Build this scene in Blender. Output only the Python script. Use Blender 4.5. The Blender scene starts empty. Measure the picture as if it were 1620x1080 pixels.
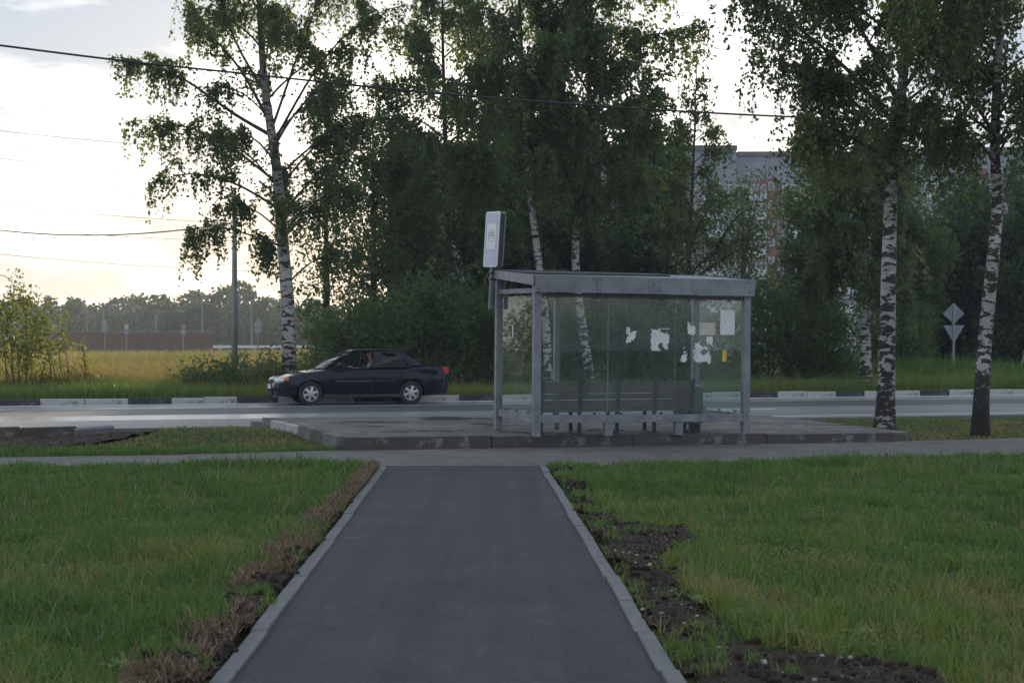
import bpy, bmesh, math, random
import numpy as np
from mathutils import Vector, Matrix, noise as mnoise

R = math.radians
rng = np.random.default_rng(7)
random.seed(7)
sc = bpy.context.scene
COL = sc.collection

# ------------------------------------------------------------------ camera, world, sun, exposure
FPX = 2413.0            # focal length in photograph pixels (1620 wide), horizon at y=540
EYE = 1.6
cam = bpy.data.cameras.new('camera'); camo = bpy.data.objects.new('camera', cam); COL.objects.link(camo)
cam.sensor_width = 23.5; cam.lens = 35.0; cam.clip_start = 0.1; cam.clip_end = 6000
camo.location = (0, 0, EYE); camo.rotation_euler = (R(90), 0, 0)
cam.dof.use_dof = True; cam.dof.focus_distance = 25.0; cam.dof.aperture_fstop = 3.5
sc.camera = camo

SUN_EL = R(6.6); SUN_AZ = math.atan((690 - 810) / FPX)       # azimuth from +Y, positive to +X
SKX = 2.6
w = bpy.data.worlds.new('World'); sc.world = w; w.use_nodes = True
nt = w.node_tree; nt.nodes.clear()
out = nt.nodes.new('ShaderNodeOutputWorld'); bg = nt.nodes.new('ShaderNodeBackground')
sky = nt.nodes.new('ShaderNodeTexSky'); sky.sky_type = 'NISHITA'; sky.sun_disc = False
sky.sun_elevation = SUN_EL; sky.sun_rotation = SUN_AZ
sky.air_density = 1.0; sky.dust_density = 1.2; sky.ozone_density = 1.6
# thin high cloud: evens out the brightness of the clear sky and follows its own glow round the sun
bw = nt.nodes.new('ShaderNodeRGBToBW'); nt.links.new(sky.outputs[0], bw.inputs[0])
pw = nt.nodes.new('ShaderNodeMath'); pw.operation = 'POWER'; nt.links.new(bw.outputs[0], pw.inputs[0]); pw.inputs[1].default_value = 0.09
kk_ = nt.nodes.new('ShaderNodeMath'); kk_.operation = 'MULTIPLY'; nt.links.new(pw.outputs[0], kk_.inputs[0]); kk_.inputs[1].default_value = 2.75
tc = nt.nodes.new('ShaderNodeTexCoord'); sx = nt.nodes.new('ShaderNodeSeparateXYZ'); nt.links.new(tc.outputs['Generated'], sx.inputs[0])
tr_ = nt.nodes.new('ShaderNodeValToRGB'); nt.links.new(sx.outputs['Z'], tr_.inputs[0])
tr_.color_ramp.elements[0].position = .02; tr_.color_ramp.elements[0].color = (1.0, .965, .92, 1); tr_.color_ramp.elements[1].position = .34; tr_.color_ramp.elements[1].color = (.80, .90, 1.0, 1)
veil = nt.nodes.new('ShaderNodeVectorMath'); veil.operation = 'SCALE'; nt.links.new(tr_.outputs[0], veil.inputs[0]); nt.links.new(kk_.outputs[0], veil.inputs['Scale'])
mp = nt.nodes.new('ShaderNodeMapping'); mp.inputs['Scale'].default_value = (2.2, 2.2, 9.0); mp.inputs['Location'].default_value = (SKX, 0, 0)
nt.links.new(tc.outputs['Generated'], mp.inputs[0])
nz = nt.nodes.new('ShaderNodeTexNoise'); nz.inputs['Scale'].default_value = 2.6; nz.inputs['Detail'].default_value = 7; nz.inputs['Roughness'].default_value = 0.58
nt.links.new(mp.outputs[0], nz.inputs['Vector'])
rp = nt.nodes.new('ShaderNodeValToRGB'); rp.color_ramp.elements[0].position = 0.40; rp.color_ramp.elements[1].position = 0.63
rp.color_ramp.elements[0].color = (.30, .35, .42, 1); rp.color_ramp.elements[1].color = (1.10, 1.08, 1.05, 1)
nt.links.new(nz.outputs['Fac'], rp.inputs[0])
cl_ = nt.nodes.new('ShaderNodeMixRGB'); cl_.blend_type = 'MULTIPLY'; cl_.inputs[0].default_value = 1.0; nt.links.new(veil.outputs[0], cl_.inputs[1]); nt.links.new(rp.outputs[0], cl_.inputs[2])
mx = nt.nodes.new('ShaderNodeMixRGB'); mx.inputs[0].default_value = .955
nt.links.new(sky.outputs[0], mx.inputs[1]); nt.links.new(cl_.outputs[0], mx.inputs[2])
nt.links.new(mx.outputs[0], bg.inputs[0]); bg.inputs[1].default_value = 0.15
nt.links.new(bg.outputs[0], out.inputs[0])

sund = bpy.data.lights.new('sun', 'SUN'); suno = bpy.data.objects.new('sun', sund); COL.objects.link(suno)
sund.energy = 2.2; sund.angle = R(0.5); sund.color = (1.0, 0.78, 0.52)
sdir = Vector((math.sin(SUN_AZ) * math.cos(SUN_EL), math.cos(SUN_AZ) * math.cos(SUN_EL), math.sin(SUN_EL)))
suno.rotation_euler = sdir.to_track_quat('Z', 'Y').to_euler(); suno.location = (-20, 30, 40)

sc.view_settings.view_transform = 'Standard'; sc.view_settings.look = 'None'
sc.view_settings.exposure = 1.75; sc.view_settings.gamma = 1.0; sc.view_settings.use_curve_mapping = False
sc.cycles.use_denoising = True
sc.cycles.max_bounces = 8; sc.cycles.transparent_max_bounces = 12; sc.cycles.volume_bounces = 0
sc.cycles.transmission_bounces = 6; sc.cycles.diffuse_bounces = 3; sc.cycles.glossy_bounces = 4
sc.cycles.sample_clamp_indirect = 6.0

# ------------------------------------------------------------------ helpers
def P(px, py, D):
    return Vector(((px - 810) / FPX * D, D, EYE - (py - 540) / FPX * D))
def GZ(px, py, z=0.0):
    D = (EYE - z) * FPX / (py - 540); return Vector(((px - 810) / FPX * D, D, z))
TH = R(16.0); U = Vector((math.cos(TH), math.sin(TH), 0)); N = Vector((-math.sin(TH), math.cos(TH), 0))
def RD(u, n, z=0.0):                       # road coordinates
    return U * u + N * n + Vector((0, 0, z))
def Dn(px, n):                              # depth at pixel column px on the line n = const
    return n / (N.y + N.x * (px - 810) / FPX)

def vnoise(x, y, s=1.0, seed=0):
    x = np.asarray(x, float) / s + seed * 17.3; y = np.asarray(y, float) / s + seed * 9.1
    xi = np.floor(x).astype(np.int64); yi = np.floor(y).astype(np.int64); xf = x - xi; yf = y - yi
    def h(a, b):
        v = (a * 374761393 + b * 668265263 + seed * 1442695) & 0xffffffff
        v = ((v ^ (v >> 13)) * 1274126177) & 0xffffffff
        return ((v ^ (v >> 16)) & 0xffff) / 65535.0
    u = xf * xf * (3 - 2 * xf); v = yf * yf * (3 - 2 * yf)
    return (h(xi, yi) * (1 - u) + h(xi + 1, yi) * u) * (1 - v) + (h(xi, yi + 1) * (1 - u) + h(xi + 1, yi + 1) * u) * v
def fbm(x, y, s=1.0, seed=0, o=3):
    return sum(vnoise(x, y, s / 2 ** k, seed + k) * .5 ** k for k in range(o)) / sum(.5 ** k for k in range(o))
def sstep(a, b, x):
    t = np.clip((np.asarray(x, float) - a) / (b - a), 0, 1); return t * t * (3 - 2 * t)
def inpoly(x, y, poly):
    x = np.asarray(x, float); y = np.asarray(y, float); c = np.zeros(x.shape, bool); n = len(poly)
    for i in range(n):
        x1, y1 = poly[i]; x2, y2 = poly[(i + 1) % n]
        if y1 == y2: continue
        k = ((y1 > y) != (y2 > y)) & (x < (x2 - x1) * (y - y1) / (y2 - y1) + x1); c ^= k
    return c

def tag(o, label=None, cat=None, group=None, kind=None):
    if label: o['label'] = label
    if cat: o['category'] = cat
    if group: o['group'] = group
    if kind: o['kind'] = kind
    return o
def empty(name, loc=(0, 0, 0), rz=0, label=None, cat=None, group=None, kind=None):
    o = bpy.data.objects.new(name, None); COL.objects.link(o); o.location = loc; o.rotation_euler = (0, 0, rz)
    o.empty_display_size = .2
    return tag(o, label, cat, group, kind)
def link(name, me, m=None, parent=None, loc=None, rot=None, smooth=False):
    o = bpy.data.objects.new(name, me); COL.objects.link(o)
    if m is not None and not me.materials: me.materials.append(m)
    if parent is not None: o.parent = parent
    if loc is not None: o.location = loc
    if rot is not None: o.rotation_euler = rot
    if smooth: me.polygons.foreach_set('use_smooth', [True] * len(me.polygons))
    return o
def np_mesh(name, verts, loops, starts, tint=None):
    me = bpy.data.meshes.new(name)
    verts = np.asarray(verts, np.float32).reshape(-1, 3); loops = np.asarray(loops, np.int32).ravel(); starts = np.asarray(starts, np.int32).ravel()
    me.vertices.add(len(verts)); me.vertices.foreach_set('co', verts.ravel())
    me.loops.add(len(loops)); me.loops.foreach_set('vertex_index', loops)
    me.polygons.add(len(starts)); me.polygons.foreach_set('loop_start', starts)
    if tint is not None:
        a = me.attributes.new('tint', 'FLOAT', 'FACE'); a.data.foreach_set('value', np.asarray(tint, np.float32).ravel())
    me.update(calc_edges=True); me.validate()
    return me

class MB:                                   # collects simple solids in one bmesh
    def __init__(s): s.bm = bmesh.new()
    def box(s, c, d, rot=None, bev=0):
        m = Matrix.Translation(Vector(c))
        if rot is not None: m = m @ (rot if isinstance(rot, Matrix) else Matrix.Rotation(rot, 4, 'Z'))
        r = bmesh.ops.create_cube(s.bm, size=1.0, matrix=m @ Matrix.Diagonal((d[0], d[1], d[2], 1)))
        if bev:
            es = list({e for v in r['verts'] for e in v.link_edges})
            bmesh.ops.bevel(s.bm, geom=es, offset=bev, segments=2, affect='EDGES', profile=.6)
        return s
    def bar(s, a, b, w, h=None, up=Vector((0, 0, 1)), bev=0):
        a = Vector(a); b = Vector(b); d = b - a; L = d.length; z = d.normalized()
        x = up.cross(z)
        if x.length < 1e-4: x = Vector((1, 0, 0))
        x.normalize(); y = z.cross(x); m = Matrix((x, y, z)).transposed().to_4x4(); m.translation = (a + b) / 2
        r = bmesh.ops.create_cube(s.bm, size=1.0, matrix=m @ Matrix.Diagonal((w, h or w, L, 1)))
        if bev:
            es = list({e for v in r['verts'] for e in v.link_edges})
            bmesh.ops.bevel(s.bm, geom=es, offset=bev, segments=2, affect='EDGES', profile=.6)
        return s
    def tube(s, pts, rad, n=8, caps=True):
        pts = [Vector(p) for p in pts]; rads = rad if hasattr(rad, '__len__') else [rad] * len(pts)
        rings = []; x = None
        for i, p in enumerate(pts):
            d = (pts[min(i + 1, len(pts) - 1)] - pts[max(i - 1, 0)]).normalized()
            if x is None: x = d.orthogonal().normalized()
            x = (x - d * x.dot(d)).normalized(); y = d.cross(x)
            rings.append([s.bm.verts.new(p + (x * math.cos(2 * math.pi * k / n) + y * math.sin(2 * math.pi * k / n)) * rads[i]) for k in range(n)])
        for a, b in zip(rings, rings[1:]):
            for k in range(n): s.bm.faces.new((a[k], a[(k + 1) % n], b[(k + 1) % n], b[k]))
        if caps:
            s.bm.faces.new(rings[0][::-1]); s.bm.faces.new(rings[-1])
        return s
    def prism(s, pts, ext):                 # closed outline (list of 3D points) pushed along a vector
        a = [s.bm.verts.new(Vector(p)) for p in pts]; b = [s.bm.verts.new(Vector(p) + Vector(ext)) for p in pts]
        s.bm.faces.new(a[::-1]); s.bm.faces.new(b); n = len(a)
        for k in range(n): s.bm.faces.new((a[k], a[(k + 1) % n], b[(k + 1) % n], b[k]))
        return s
    def lathe(s, prof, n=24, m=None):       # prof: (radius, height) along local Z
        m = m or Matrix(); rings = []
        for r, z in prof:
            rings.append([s.bm.verts.new(m @ Vector((r * math.cos(2 * math.pi * k / n), r * math.sin(2 * math.pi * k / n), z))) for k in range(n)])
        for a, b in zip(rings, rings[1:]):
            for k in range(n): s.bm.faces.new((a[k], a[(k + 1) % n], b[(k + 1) % n], b[k]))
        s.bm.faces.new(rings[0][::-1]); s.bm.faces.new(rings[-1])
        return s
    def mesh(s, name):
        bmesh.ops.recalc_face_normals(s.bm, faces=s.bm.faces)
        me = bpy.data.meshes.new(name); s.bm.to_mesh(me); s.bm.free(); return me
    def build(s, name, m, parent=None, loc=None, rot=None, smooth=False):
        return link(name, s.mesh(name), m, parent, loc, rot, smooth)

# ------------------------------------------------------------------ materials
def mat(name, col, rough=.7, metal=0.0, spec=.5):
    m = bpy.data.materials.new(name); m.use_nodes = True; b = m.node_tree.nodes['Principled BSDF']
    b.inputs['Base Color'].default_value = (*col, 1); b.inputs['Roughness'].default_value = rough
    b.inputs['Metallic'].default_value = metal; b.inputs['Specular IOR Level'].default_value = spec
    return m
def nd(m, t, **kw):
    n = m.node_tree.nodes.new(t)
    for k, v in kw.items():
        if k in n.inputs: n.inputs[k].default_value = v
        else: setattr(n, k, v)
    return n
def lk(m, a, b): m.node_tree.links.new(a, b)
def coords(m, scale=(1, 1, 1), kind='Object', rotz=0):
    t = nd(m, 'ShaderNodeTexCoord'); p = nd(m, 'ShaderNodeMapping'); p.inputs['Scale'].default_value = scale
    p.inputs['Rotation'].default_value = (0, 0, rotz); lk(m, t.outputs[kind], p.inputs[0]); return p.outputs[0]
def noise(m, vec, scale, detail=5, rough=.55, dist=0):
    n = nd(m, 'ShaderNodeTexNoise'); n.inputs['Scale'].default_value = scale; n.inputs['Detail'].default_value = detail
    n.inputs['Roughness'].default_value = rough; n.inputs['Distortion'].default_value = dist; lk(m, vec, n.inputs['Vector']); return n.outputs['Fac']
def ramp(m, fac, stops):
    r = nd(m, 'ShaderNodeValToRGB'); e = r.color_ramp.elements
    while len(e) < len(stops): e.new(.5)
    for el, (p, c) in zip(e, stops): el.position = p; el.color = (*c, 1) if len(c) == 3 else c
    lk(m, fac, r.inputs[0]); return r.outputs[0]
def mixc(m, fac, a, b, mode='MIX'):
    x = nd(m, 'ShaderNodeMixRGB'); x.blend_type = mode
    for i, v in ((0, fac), (1, a), (2, b)):
        if hasattr(v, 'is_output'): lk(m, v, x.inputs[i])
        elif isinstance(v, (int, float)): x.inputs[i].default_value = v
        else: x.inputs[i].default_value = (*v, 1)
    return x.outputs[0]
def bump(m, fac, strength=.3, dist=.01):
    b = nd(m, 'ShaderNodeBump'); b.inputs['Strength'].default_value = strength; b.inputs['Distance'].default_value = dist
    lk(m, fac, b.inputs['Height']); lk(m, b.outputs[0], m.node_tree.nodes['Principled BSDF'].inputs['Normal'])
def setc(m, sock): lk(m, sock, m.node_tree.nodes['Principled BSDF'].inputs['Base Color'])
def setr(m, sock): lk(m, sock, m.node_tree.nodes['Principled BSDF'].inputs['Roughness'])
def mottled(name, c1, c2, scale=3, rough=.8, bs=.3, bd=.01, fine=60, kind='Object', spec=.4, metal=0):
    m = mat(name, c1, rough, metal, spec); v = coords(m, kind=kind)
    a = noise(m, v, scale, 6, .6); f = noise(m, v, fine, 3, .6)
    c = ramp(m, a, [(.3, c1), (.7, c2)]); c = mixc(m, .35, c, ramp(m, f, [(.3, (.25,) * 3), (.7, (.8,) * 3)]), 'OVERLAY')
    setc(m, c); bump(m, f, bs, bd); return m

M = {}
# asphalt of the new footpath: streaks along its length, faint scuffs
m = M['path'] = mat('new_asphalt', (.06, .06, .065), .78, 0, .35)
v = coords(m); vs = coords(m, (2.6, .05, 1)); f = noise(m, v, 95, 3, .8); g = noise(m, v, .9, 5, .6); s = noise(m, vs, 2.0, 4, .6)
c = ramp(m, g, [(.3, (.025, .0225, .030)), (.7, (.040, .0365, .045))]); c = mixc(m, .75, c, ramp(m, s, [(.32, (.33,) * 3), (.68, (.68,) * 3)]), 'OVERLAY')
c = mixc(m, .8, c, ramp(m, f, [(.34, (.2,) * 3), (.70, (.85,) * 3)]), 'OVERLAY')
vz = coords(m, (.8, .8, .8)); sw = nd(m, 'ShaderNodeTexVoronoi'); sw.feature = 'DISTANCE_TO_EDGE'; sw.inputs['Scale'].default_value = .42
dn = nd(m, 'ShaderNodeTexNoise'); dn.inputs['Scale'].default_value = .7; lk(m, vz, dn.inputs['Vector'])
ad = nd(m, 'ShaderNodeVectorMath', operation='ADD'); lk(m, vz, ad.inputs[0]); lk(m, dn.outputs['Color'], ad.inputs[1]); lk(m, ad.outputs[0], sw.inputs['Vector'])
sc1 = ramp(m, sw.outputs['Distance'], [(.0, (1, 1, 1)), (.012, (0, 0, 0))]); sg = ramp(m, noise(m, v, 1.4, 4, .7), [(.56, (0, 0, 0)), (.7, (.30,) * 3)])
c = mixc(m, mixc(m, 1.0, sc1, sg, 'MULTIPLY'), c, (.19, .185, .185)); st_ = noise(m, v, 5.5, 6, .72); c = mixc(m, .75, c, ramp(m, st_, [(.34, (.36,) * 3), (.5, (.5,) * 3), (.66, (.63,) * 3)]), 'OVERLAY'); gr_ = noise(m, v, 42, 2, .6); c = mixc(m, .6, c, ramp(m, gr_, [(.36, (.28,) * 3), (.64, (.74,) * 3)]), 'OVERLAY'); setc(m, c); bump(m, f, .6, .006)
# old walkway / platform asphalt
def old_asphalt(name, c1, c2, wet=False):
    m = mat(name, c1, .82, 0, .35); v = coords(m); a = noise(m, v, .7, 6, .65); f = noise(m, v, 120, 3, .7); d = noise(m, v, 3.5, 5, .7)
    c = ramp(m, a, [(.3, c1), (.7, c2)]); c = mixc(m, .6, c, ramp(m, d, [(.3, (.3,) * 3), (.7, (.7,) * 3)]), 'OVERLAY')
    c = mixc(m, .5, c, ramp(m, f, [(.3, (.25,) * 3), (.75, (.8,) * 3)]), 'OVERLAY')
    if wet:
        w_ = noise(m, coords(m, (.55, 1.1, 1)), .9, 4, .55)
        setr(m, ramp(m, w_, [(.52, (.8,) * 3), (.60, (.16,) * 3)])); c = mixc(m, ramp(m, w_, [(.52, (0,) * 3), (.60, (.5,) * 3)]), c, (.03, .03, .03))
    setc(m, c); bump(m, f, .5, .006); return m
M['walk'] = old_asphalt('old_asphalt', (.082, .078, .076), (.14, .132, .125))
M['plat'] = old_asphalt('platform_asphalt', (.075, .07, .07), (.15, .14, .135), True)
# carriageway: lanes worn smooth, with their sky sheen also painted as pale bands
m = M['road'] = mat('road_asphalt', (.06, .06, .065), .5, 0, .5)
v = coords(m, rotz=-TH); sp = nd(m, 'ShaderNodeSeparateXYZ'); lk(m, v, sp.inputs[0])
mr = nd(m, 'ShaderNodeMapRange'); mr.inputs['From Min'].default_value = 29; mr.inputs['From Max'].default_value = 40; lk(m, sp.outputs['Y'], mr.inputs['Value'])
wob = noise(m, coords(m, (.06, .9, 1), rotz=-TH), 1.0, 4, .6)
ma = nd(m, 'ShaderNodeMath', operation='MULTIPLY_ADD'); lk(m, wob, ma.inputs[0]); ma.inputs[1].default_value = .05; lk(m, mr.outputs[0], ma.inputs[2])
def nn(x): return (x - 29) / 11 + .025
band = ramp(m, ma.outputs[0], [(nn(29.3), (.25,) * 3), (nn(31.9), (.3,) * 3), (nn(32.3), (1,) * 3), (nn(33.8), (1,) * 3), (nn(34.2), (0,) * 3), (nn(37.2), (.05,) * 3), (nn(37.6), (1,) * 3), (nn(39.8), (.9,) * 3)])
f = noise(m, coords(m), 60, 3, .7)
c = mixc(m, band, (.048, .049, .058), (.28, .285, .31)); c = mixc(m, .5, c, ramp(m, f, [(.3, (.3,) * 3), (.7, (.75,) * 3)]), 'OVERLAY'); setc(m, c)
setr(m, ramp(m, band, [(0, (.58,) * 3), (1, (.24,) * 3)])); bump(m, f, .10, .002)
M['white_paint'] = mottled('road_paint', (.55, .55, .55), (.75, .75, .74), 4, .6, .2, .003, 50)
M['kerb_grey'] = mottled('kerb_concrete', (.10, .10, .105), (.165, .165, .17), 2.5, .85, .4, .006, 70)
def worn_paint(name, paint, under, lo=.56, hi=.64):
    m = mat(name, paint, .75); v = coords(m, kind='Object'); a = noise(m, v, 4.5, 7, .68); d = noise(m, v, 30, 3, .6)
    c = mixc(m, ramp(m, a, [(lo, (0,) * 3), (hi, (1,) * 3)]), paint, under); c = mixc(m, .35, c, ramp(m, d, [(.3, (.3,) * 3), (.7, (.75,) * 3)]), 'OVERLAY')
    setc(m, c); bump(m, d, .3, .004); return m
M['kerb_white'] = worn_paint('kerb_white_paint', (.36, .355, .35), (.20, .19, .18))
M['kerb_black'] = worn_paint('kerb_black_paint', (.028, .03, .036), (.10, .10, .10))
M['concrete_stained_shaded'] = worn_paint('stained_shaded_concrete', (.055, .048, .045), (.15, .14, .14), .57, .63)
M['soil'] = mottled('dark_soil', (.026, .020, .017), (.052, .041, .034), 7, .95, .9, .03, 45, spec=.15)
M['pebble'] = mottled('pebble_stone', (.24, .22, .21), (.45, .43, .41), 40, .8, .2, .002, 200)
# ground under the vegetation
m = M['ground'] = mat('meadow_ground', (.04, .05, .02), .95, 0, .1); v = coords(m)
c = ramp(m, noise(m, v, .5, 6, .65), [(.3, (.030, .048, .014)), (.55, (.048, .062, .020)), (.75, (.075, .068, .030))])
c = mixc(m, .5, c, ramp(m, noise(m, v, 9, 4, .7), [(.3, (.25,) * 3), (.7, (.75,) * 3)]), 'OVERLAY'); setc(m, c); bump(m, noise(m, v, 20, 4, .7), .8, .05)

def leafmat(name, stops, trans=.6, rough=.55, tcol=None):
    m = bpy.data.materials.new(name); m.use_nodes = True; t = m.node_tree; b = t.nodes['Principled BSDF']; o = t.nodes['Material Output']
    at = nd(m, 'ShaderNodeAttribute', attribute_name='tint'); c = ramp(m, at.outputs['Fac'], stops)
    lk(m, c, b.inputs['Base Color']); b.inputs['Roughness'].default_value = rough; b.inputs['Specular IOR Level'].default_value = .3
    tr = nd(m, 'ShaderNodeBsdfTranslucent'); tcn = mixc(m, 1.0, c, tcol or (1.7, 1.6, .95), 'MULTIPLY'); lk(m, tcn, tr.inputs[0])
    mxs = nd(m, 'ShaderNodeMixShader'); mxs.inputs[0].default_value = trans; lk(m, b.outputs[0], mxs.inputs[1]); lk(m, tr.outputs[0], mxs.inputs[2])
    lk(m, mxs.outputs[0], o.inputs['Surface']); return m
M['birch_leaf'] = leafmat('birch_leaf', [(0, (0.051, 0.084, 0.044)), (.5, (0.088, 0.130, 0.064)), (1, (0.168, 0.179, 0.076))])
M['willow_leaf'] = leafmat('willow_leaf', [(0, (0.054, 0.091, 0.052)), (.5, (0.084, 0.132, 0.068)), (1, (0.143, 0.180, 0.098))])
M['dark_leaf'] = leafmat('dark_leaf', [(0, (0.037, 0.066, 0.039)), (.5, (0.063, 0.101, 0.052)), (1, (0.116, 0.148, 0.071))], .5)
M['young_leaf'] = leafmat('young_leaf', [(0, (0.066, 0.094, 0.024)), (.5, (0.110, 0.138, 0.033)), (1, (0.209, 0.209, 0.050))], .5)
M['far_leaf'] = leafmat('far_leaf', [(0, (0.036, 0.058, 0.031)), (.5, (0.054, 0.079, 0.041)), (1, (0.084, 0.108, 0.050))], .3)
M['grass'] = leafmat('lawn_blade', [(0, (.066, .138, .032)), (.35, (.105, .190, .044)), (.6, (.170, .208, .058)), (.8, (.225, .195, .075)), (1, (.31, .24, .125))], .35, .5, (1.2, 1.2, .7))
M['field'] = leafmat('field_blade', [(0, (.085, .120, .042)), (.4, (.145, .160, .060)), (.7, (.205, .18, .080)), (1, (.27, .195, .12))], .45, .6, (1.2, 1.12, .72))
M['straw'] = leafmat('dry_straw', [(0, (.06, .040, .028)), (.5, (.19, .125, .085)), (1, (.36, .265, .18))], .25, .8, (1, 1, .9))
M['seed'] = M['straw']
# birch bark, height along local z
def bark(name, dark_h, dk=.12, th=.685):
    m = mat(name, (.5, .48, .46), .8, 0, .25); v1 = coords(m, (3.2, 3.2, 7.5)); v2 = coords(m, (1.6, 1.6, 2.6)); v3 = coords(m, (9, 9, 60))
    sp = nd(m, 'ShaderNodeSeparateXYZ'); lk(m, coords(m), sp.inputs[0])
    a = noise(m, v1, 1.3, 5, .62, .4); b = noise(m, v2, 1.7, 5, .6, .6); l = noise(m, v3, .6, 3, .6)
    mr = nd(m, 'ShaderNodeMapRange'); mr.inputs['From Max'].default_value = dark_h; mr.inputs['To Min'].default_value = dk; mr.inputs['To Max'].default_value = 0.0; lk(m, sp.outputs['Z'], mr.inputs['Value'])
    av = nd(m, 'ShaderNodeMath', operation='ADD'); lk(m, a, av.inputs[0]); lk(m, mr.outputs[0], av.inputs[1])
    bv = nd(m, 'ShaderNodeMath', operation='MULTIPLY_ADD'); lk(m, b, bv.inputs[0]); bv.inputs[1].default_value = .35; lk(m, av.outputs[0], bv.inputs[2])
    msk = ramp(m, bv.outputs[0], [(th, (0,) * 3), (th + .05, (1,) * 3)])
    base = ramp(m, b, [(.3, (.25, .24, .235)), (.65, (.40, .385, .38))]); base = mixc(m, ramp(m, l, [(.60, (0,) * 3), (.68, (.75,) * 3)]), base, (.10, .085, .075))
    # thin upper stems turn brown
    mh = nd(m, 'ShaderNodeMapRange'); mh.inputs['From Min'].default_value = 6.5; mh.inputs['From Max'].default_value = 10.5; lk(m, sp.outputs['Z'], mh.inputs['Value'])
    base = mixc(m, mh.outputs[0], base, (.10, .085, .07))
    setc(m, mixc(m, msk, base, (.034, .029, .027))); bump(m, bv.outputs[0], .6, .03); return m
M['bark_near'] = bark('birch_bark_near', 2.6, .075, .655); M['bark_far'] = bark('birch_bark', 2.2, .09); M['bark_black'] = bark('birch_bark_black_base', 1.5, .20, .65)
M['twig'] = mottled('twig_bark', (.05, .04, .034), (.09, .075, .06), 6, .9, .3, .005, 40)
M['dark_trunk'] = mottled('dark_bark', (.035, .028, .024), (.07, .06, .05), 5, .9, .5, .01, 40)
# shelter, signs, posts
M['galv'] = mottled('galvanised_steel', (.125, .135, .16), (.23, .24, .27), 3.2, .5, .06, .002, 45, spec=.5, metal=.3)
_m = M['galv']; _b = _m.node_tree.nodes['Principled BSDF']; _src = _b.inputs['Base Color'].links[0].from_socket; _r = noise(_m, coords(_m, (6, 6, 1.2)), 2.2, 7, .72)
setc(_m, mixc(_m, ramp(_m, _r, [(.60, (0,) * 3), (.74, (.55,) * 3)]), _src, (.10, .065, .045))); setr(_m, ramp(_m, _r, [(.4, (.42,) * 3), (.7, (.75,) * 3)]))
M['felt'] = mottled('roof_felt', (.025, .026, .032), (.05, .05, .058), 4, .9, .4, .004, 80)
M['dark_steel'] = mottled('dark_steel', (.03, .032, .036), (.06, .062, .066), 6, .5, .1, .002, 60)
M['wood'] = mottled('bench_wood', (.080, .058, .053), (.12, .088, .08), 8, .7, .3, .003, 60)
M['paper'] = mottled('old_paper', (.55, .56, .58), (.72, .72, .72), 9, .9, .05, .001, 60)
for _k in ('paper',):
    _m = M[_k]; _b = _m.node_tree.nodes['Principled BSDF']; _src = _b.inputs['Base Color'].links[0].from_socket; _r = noise(_m, coords(_m, (18, 1, 75)), 1.0, 3, .6)
    setc(_m, mixc(_m, ramp(_m, _r, [(.52, (0,) * 3), (.6, (.35,) * 3)]), _src, (.25, .26, .28)))
M['paper_beige'] = mottled('aged_paper', (.40, .38, .35), (.52, .50, .46), 6, .9, .05, .001, 60)
M['paper_yellow'] = mottled('yellow_paper', (.55, .38, .05), (.70, .50, .10), 20, .9, .05, .001, 60)
M['bin'] = mottled('bin_paint', (.075, .10, .105), (.12, .15, .15), 4, .6, .1, .002, 50)
M['sign_panel'] = mottled('faded_sign_blue', (.42, .44, .60), (.55, .54, .66), 3, .5, .03, .001, 30)
M['sign_white'] = mottled('sign_white', (.68, .69, .70), (.76, .76, .77), 3, .5, .03, .001, 30)
M['sign_print'] = mat('faded_print', (.42, .43, .40), .6)
M['sign_back'] = mottled('sign_back_grey', (.16, .19, .22), (.22, .25, .28), 4, .5, .05, .001, 40, metal=.3)
M['sign_blue'] = mat('sign_blue', (.12, .18, .30), .5); M['sign_yellow'] = mat('sign_yellow', (.38, .37, .20), .5); M['sign_red'] = mat('sign_red', (.25, .12, .12), .5)
M['pole'] = mottled('concrete_pole', (.12, .12, .12), (.19, .19, .19), 2, .8, .1, .003, 40)
M['lamp_pole'] = mottled('painted_steel_pole', (.25, .28, .30), (.34, .37, .39), 2, .5, .03, .001, 40, metal=.3)
M['cable'] = mat('cable_rubber', (.02, .02, .022), .6)
M['wire'] = mat('wire_aluminium', (.12, .12, .13), .5, .3)
M['fence'] = mottled('brown_fence', (.056, .024, .015), (.088, .040, .026), 1.5, .7, .1, .005, 20)
M['rail'] = mottled('pale_guard_rail', (.50, .51, .52), (.62, .62, .62), 2, .5, .05, .002, 20, metal=.2)
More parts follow.
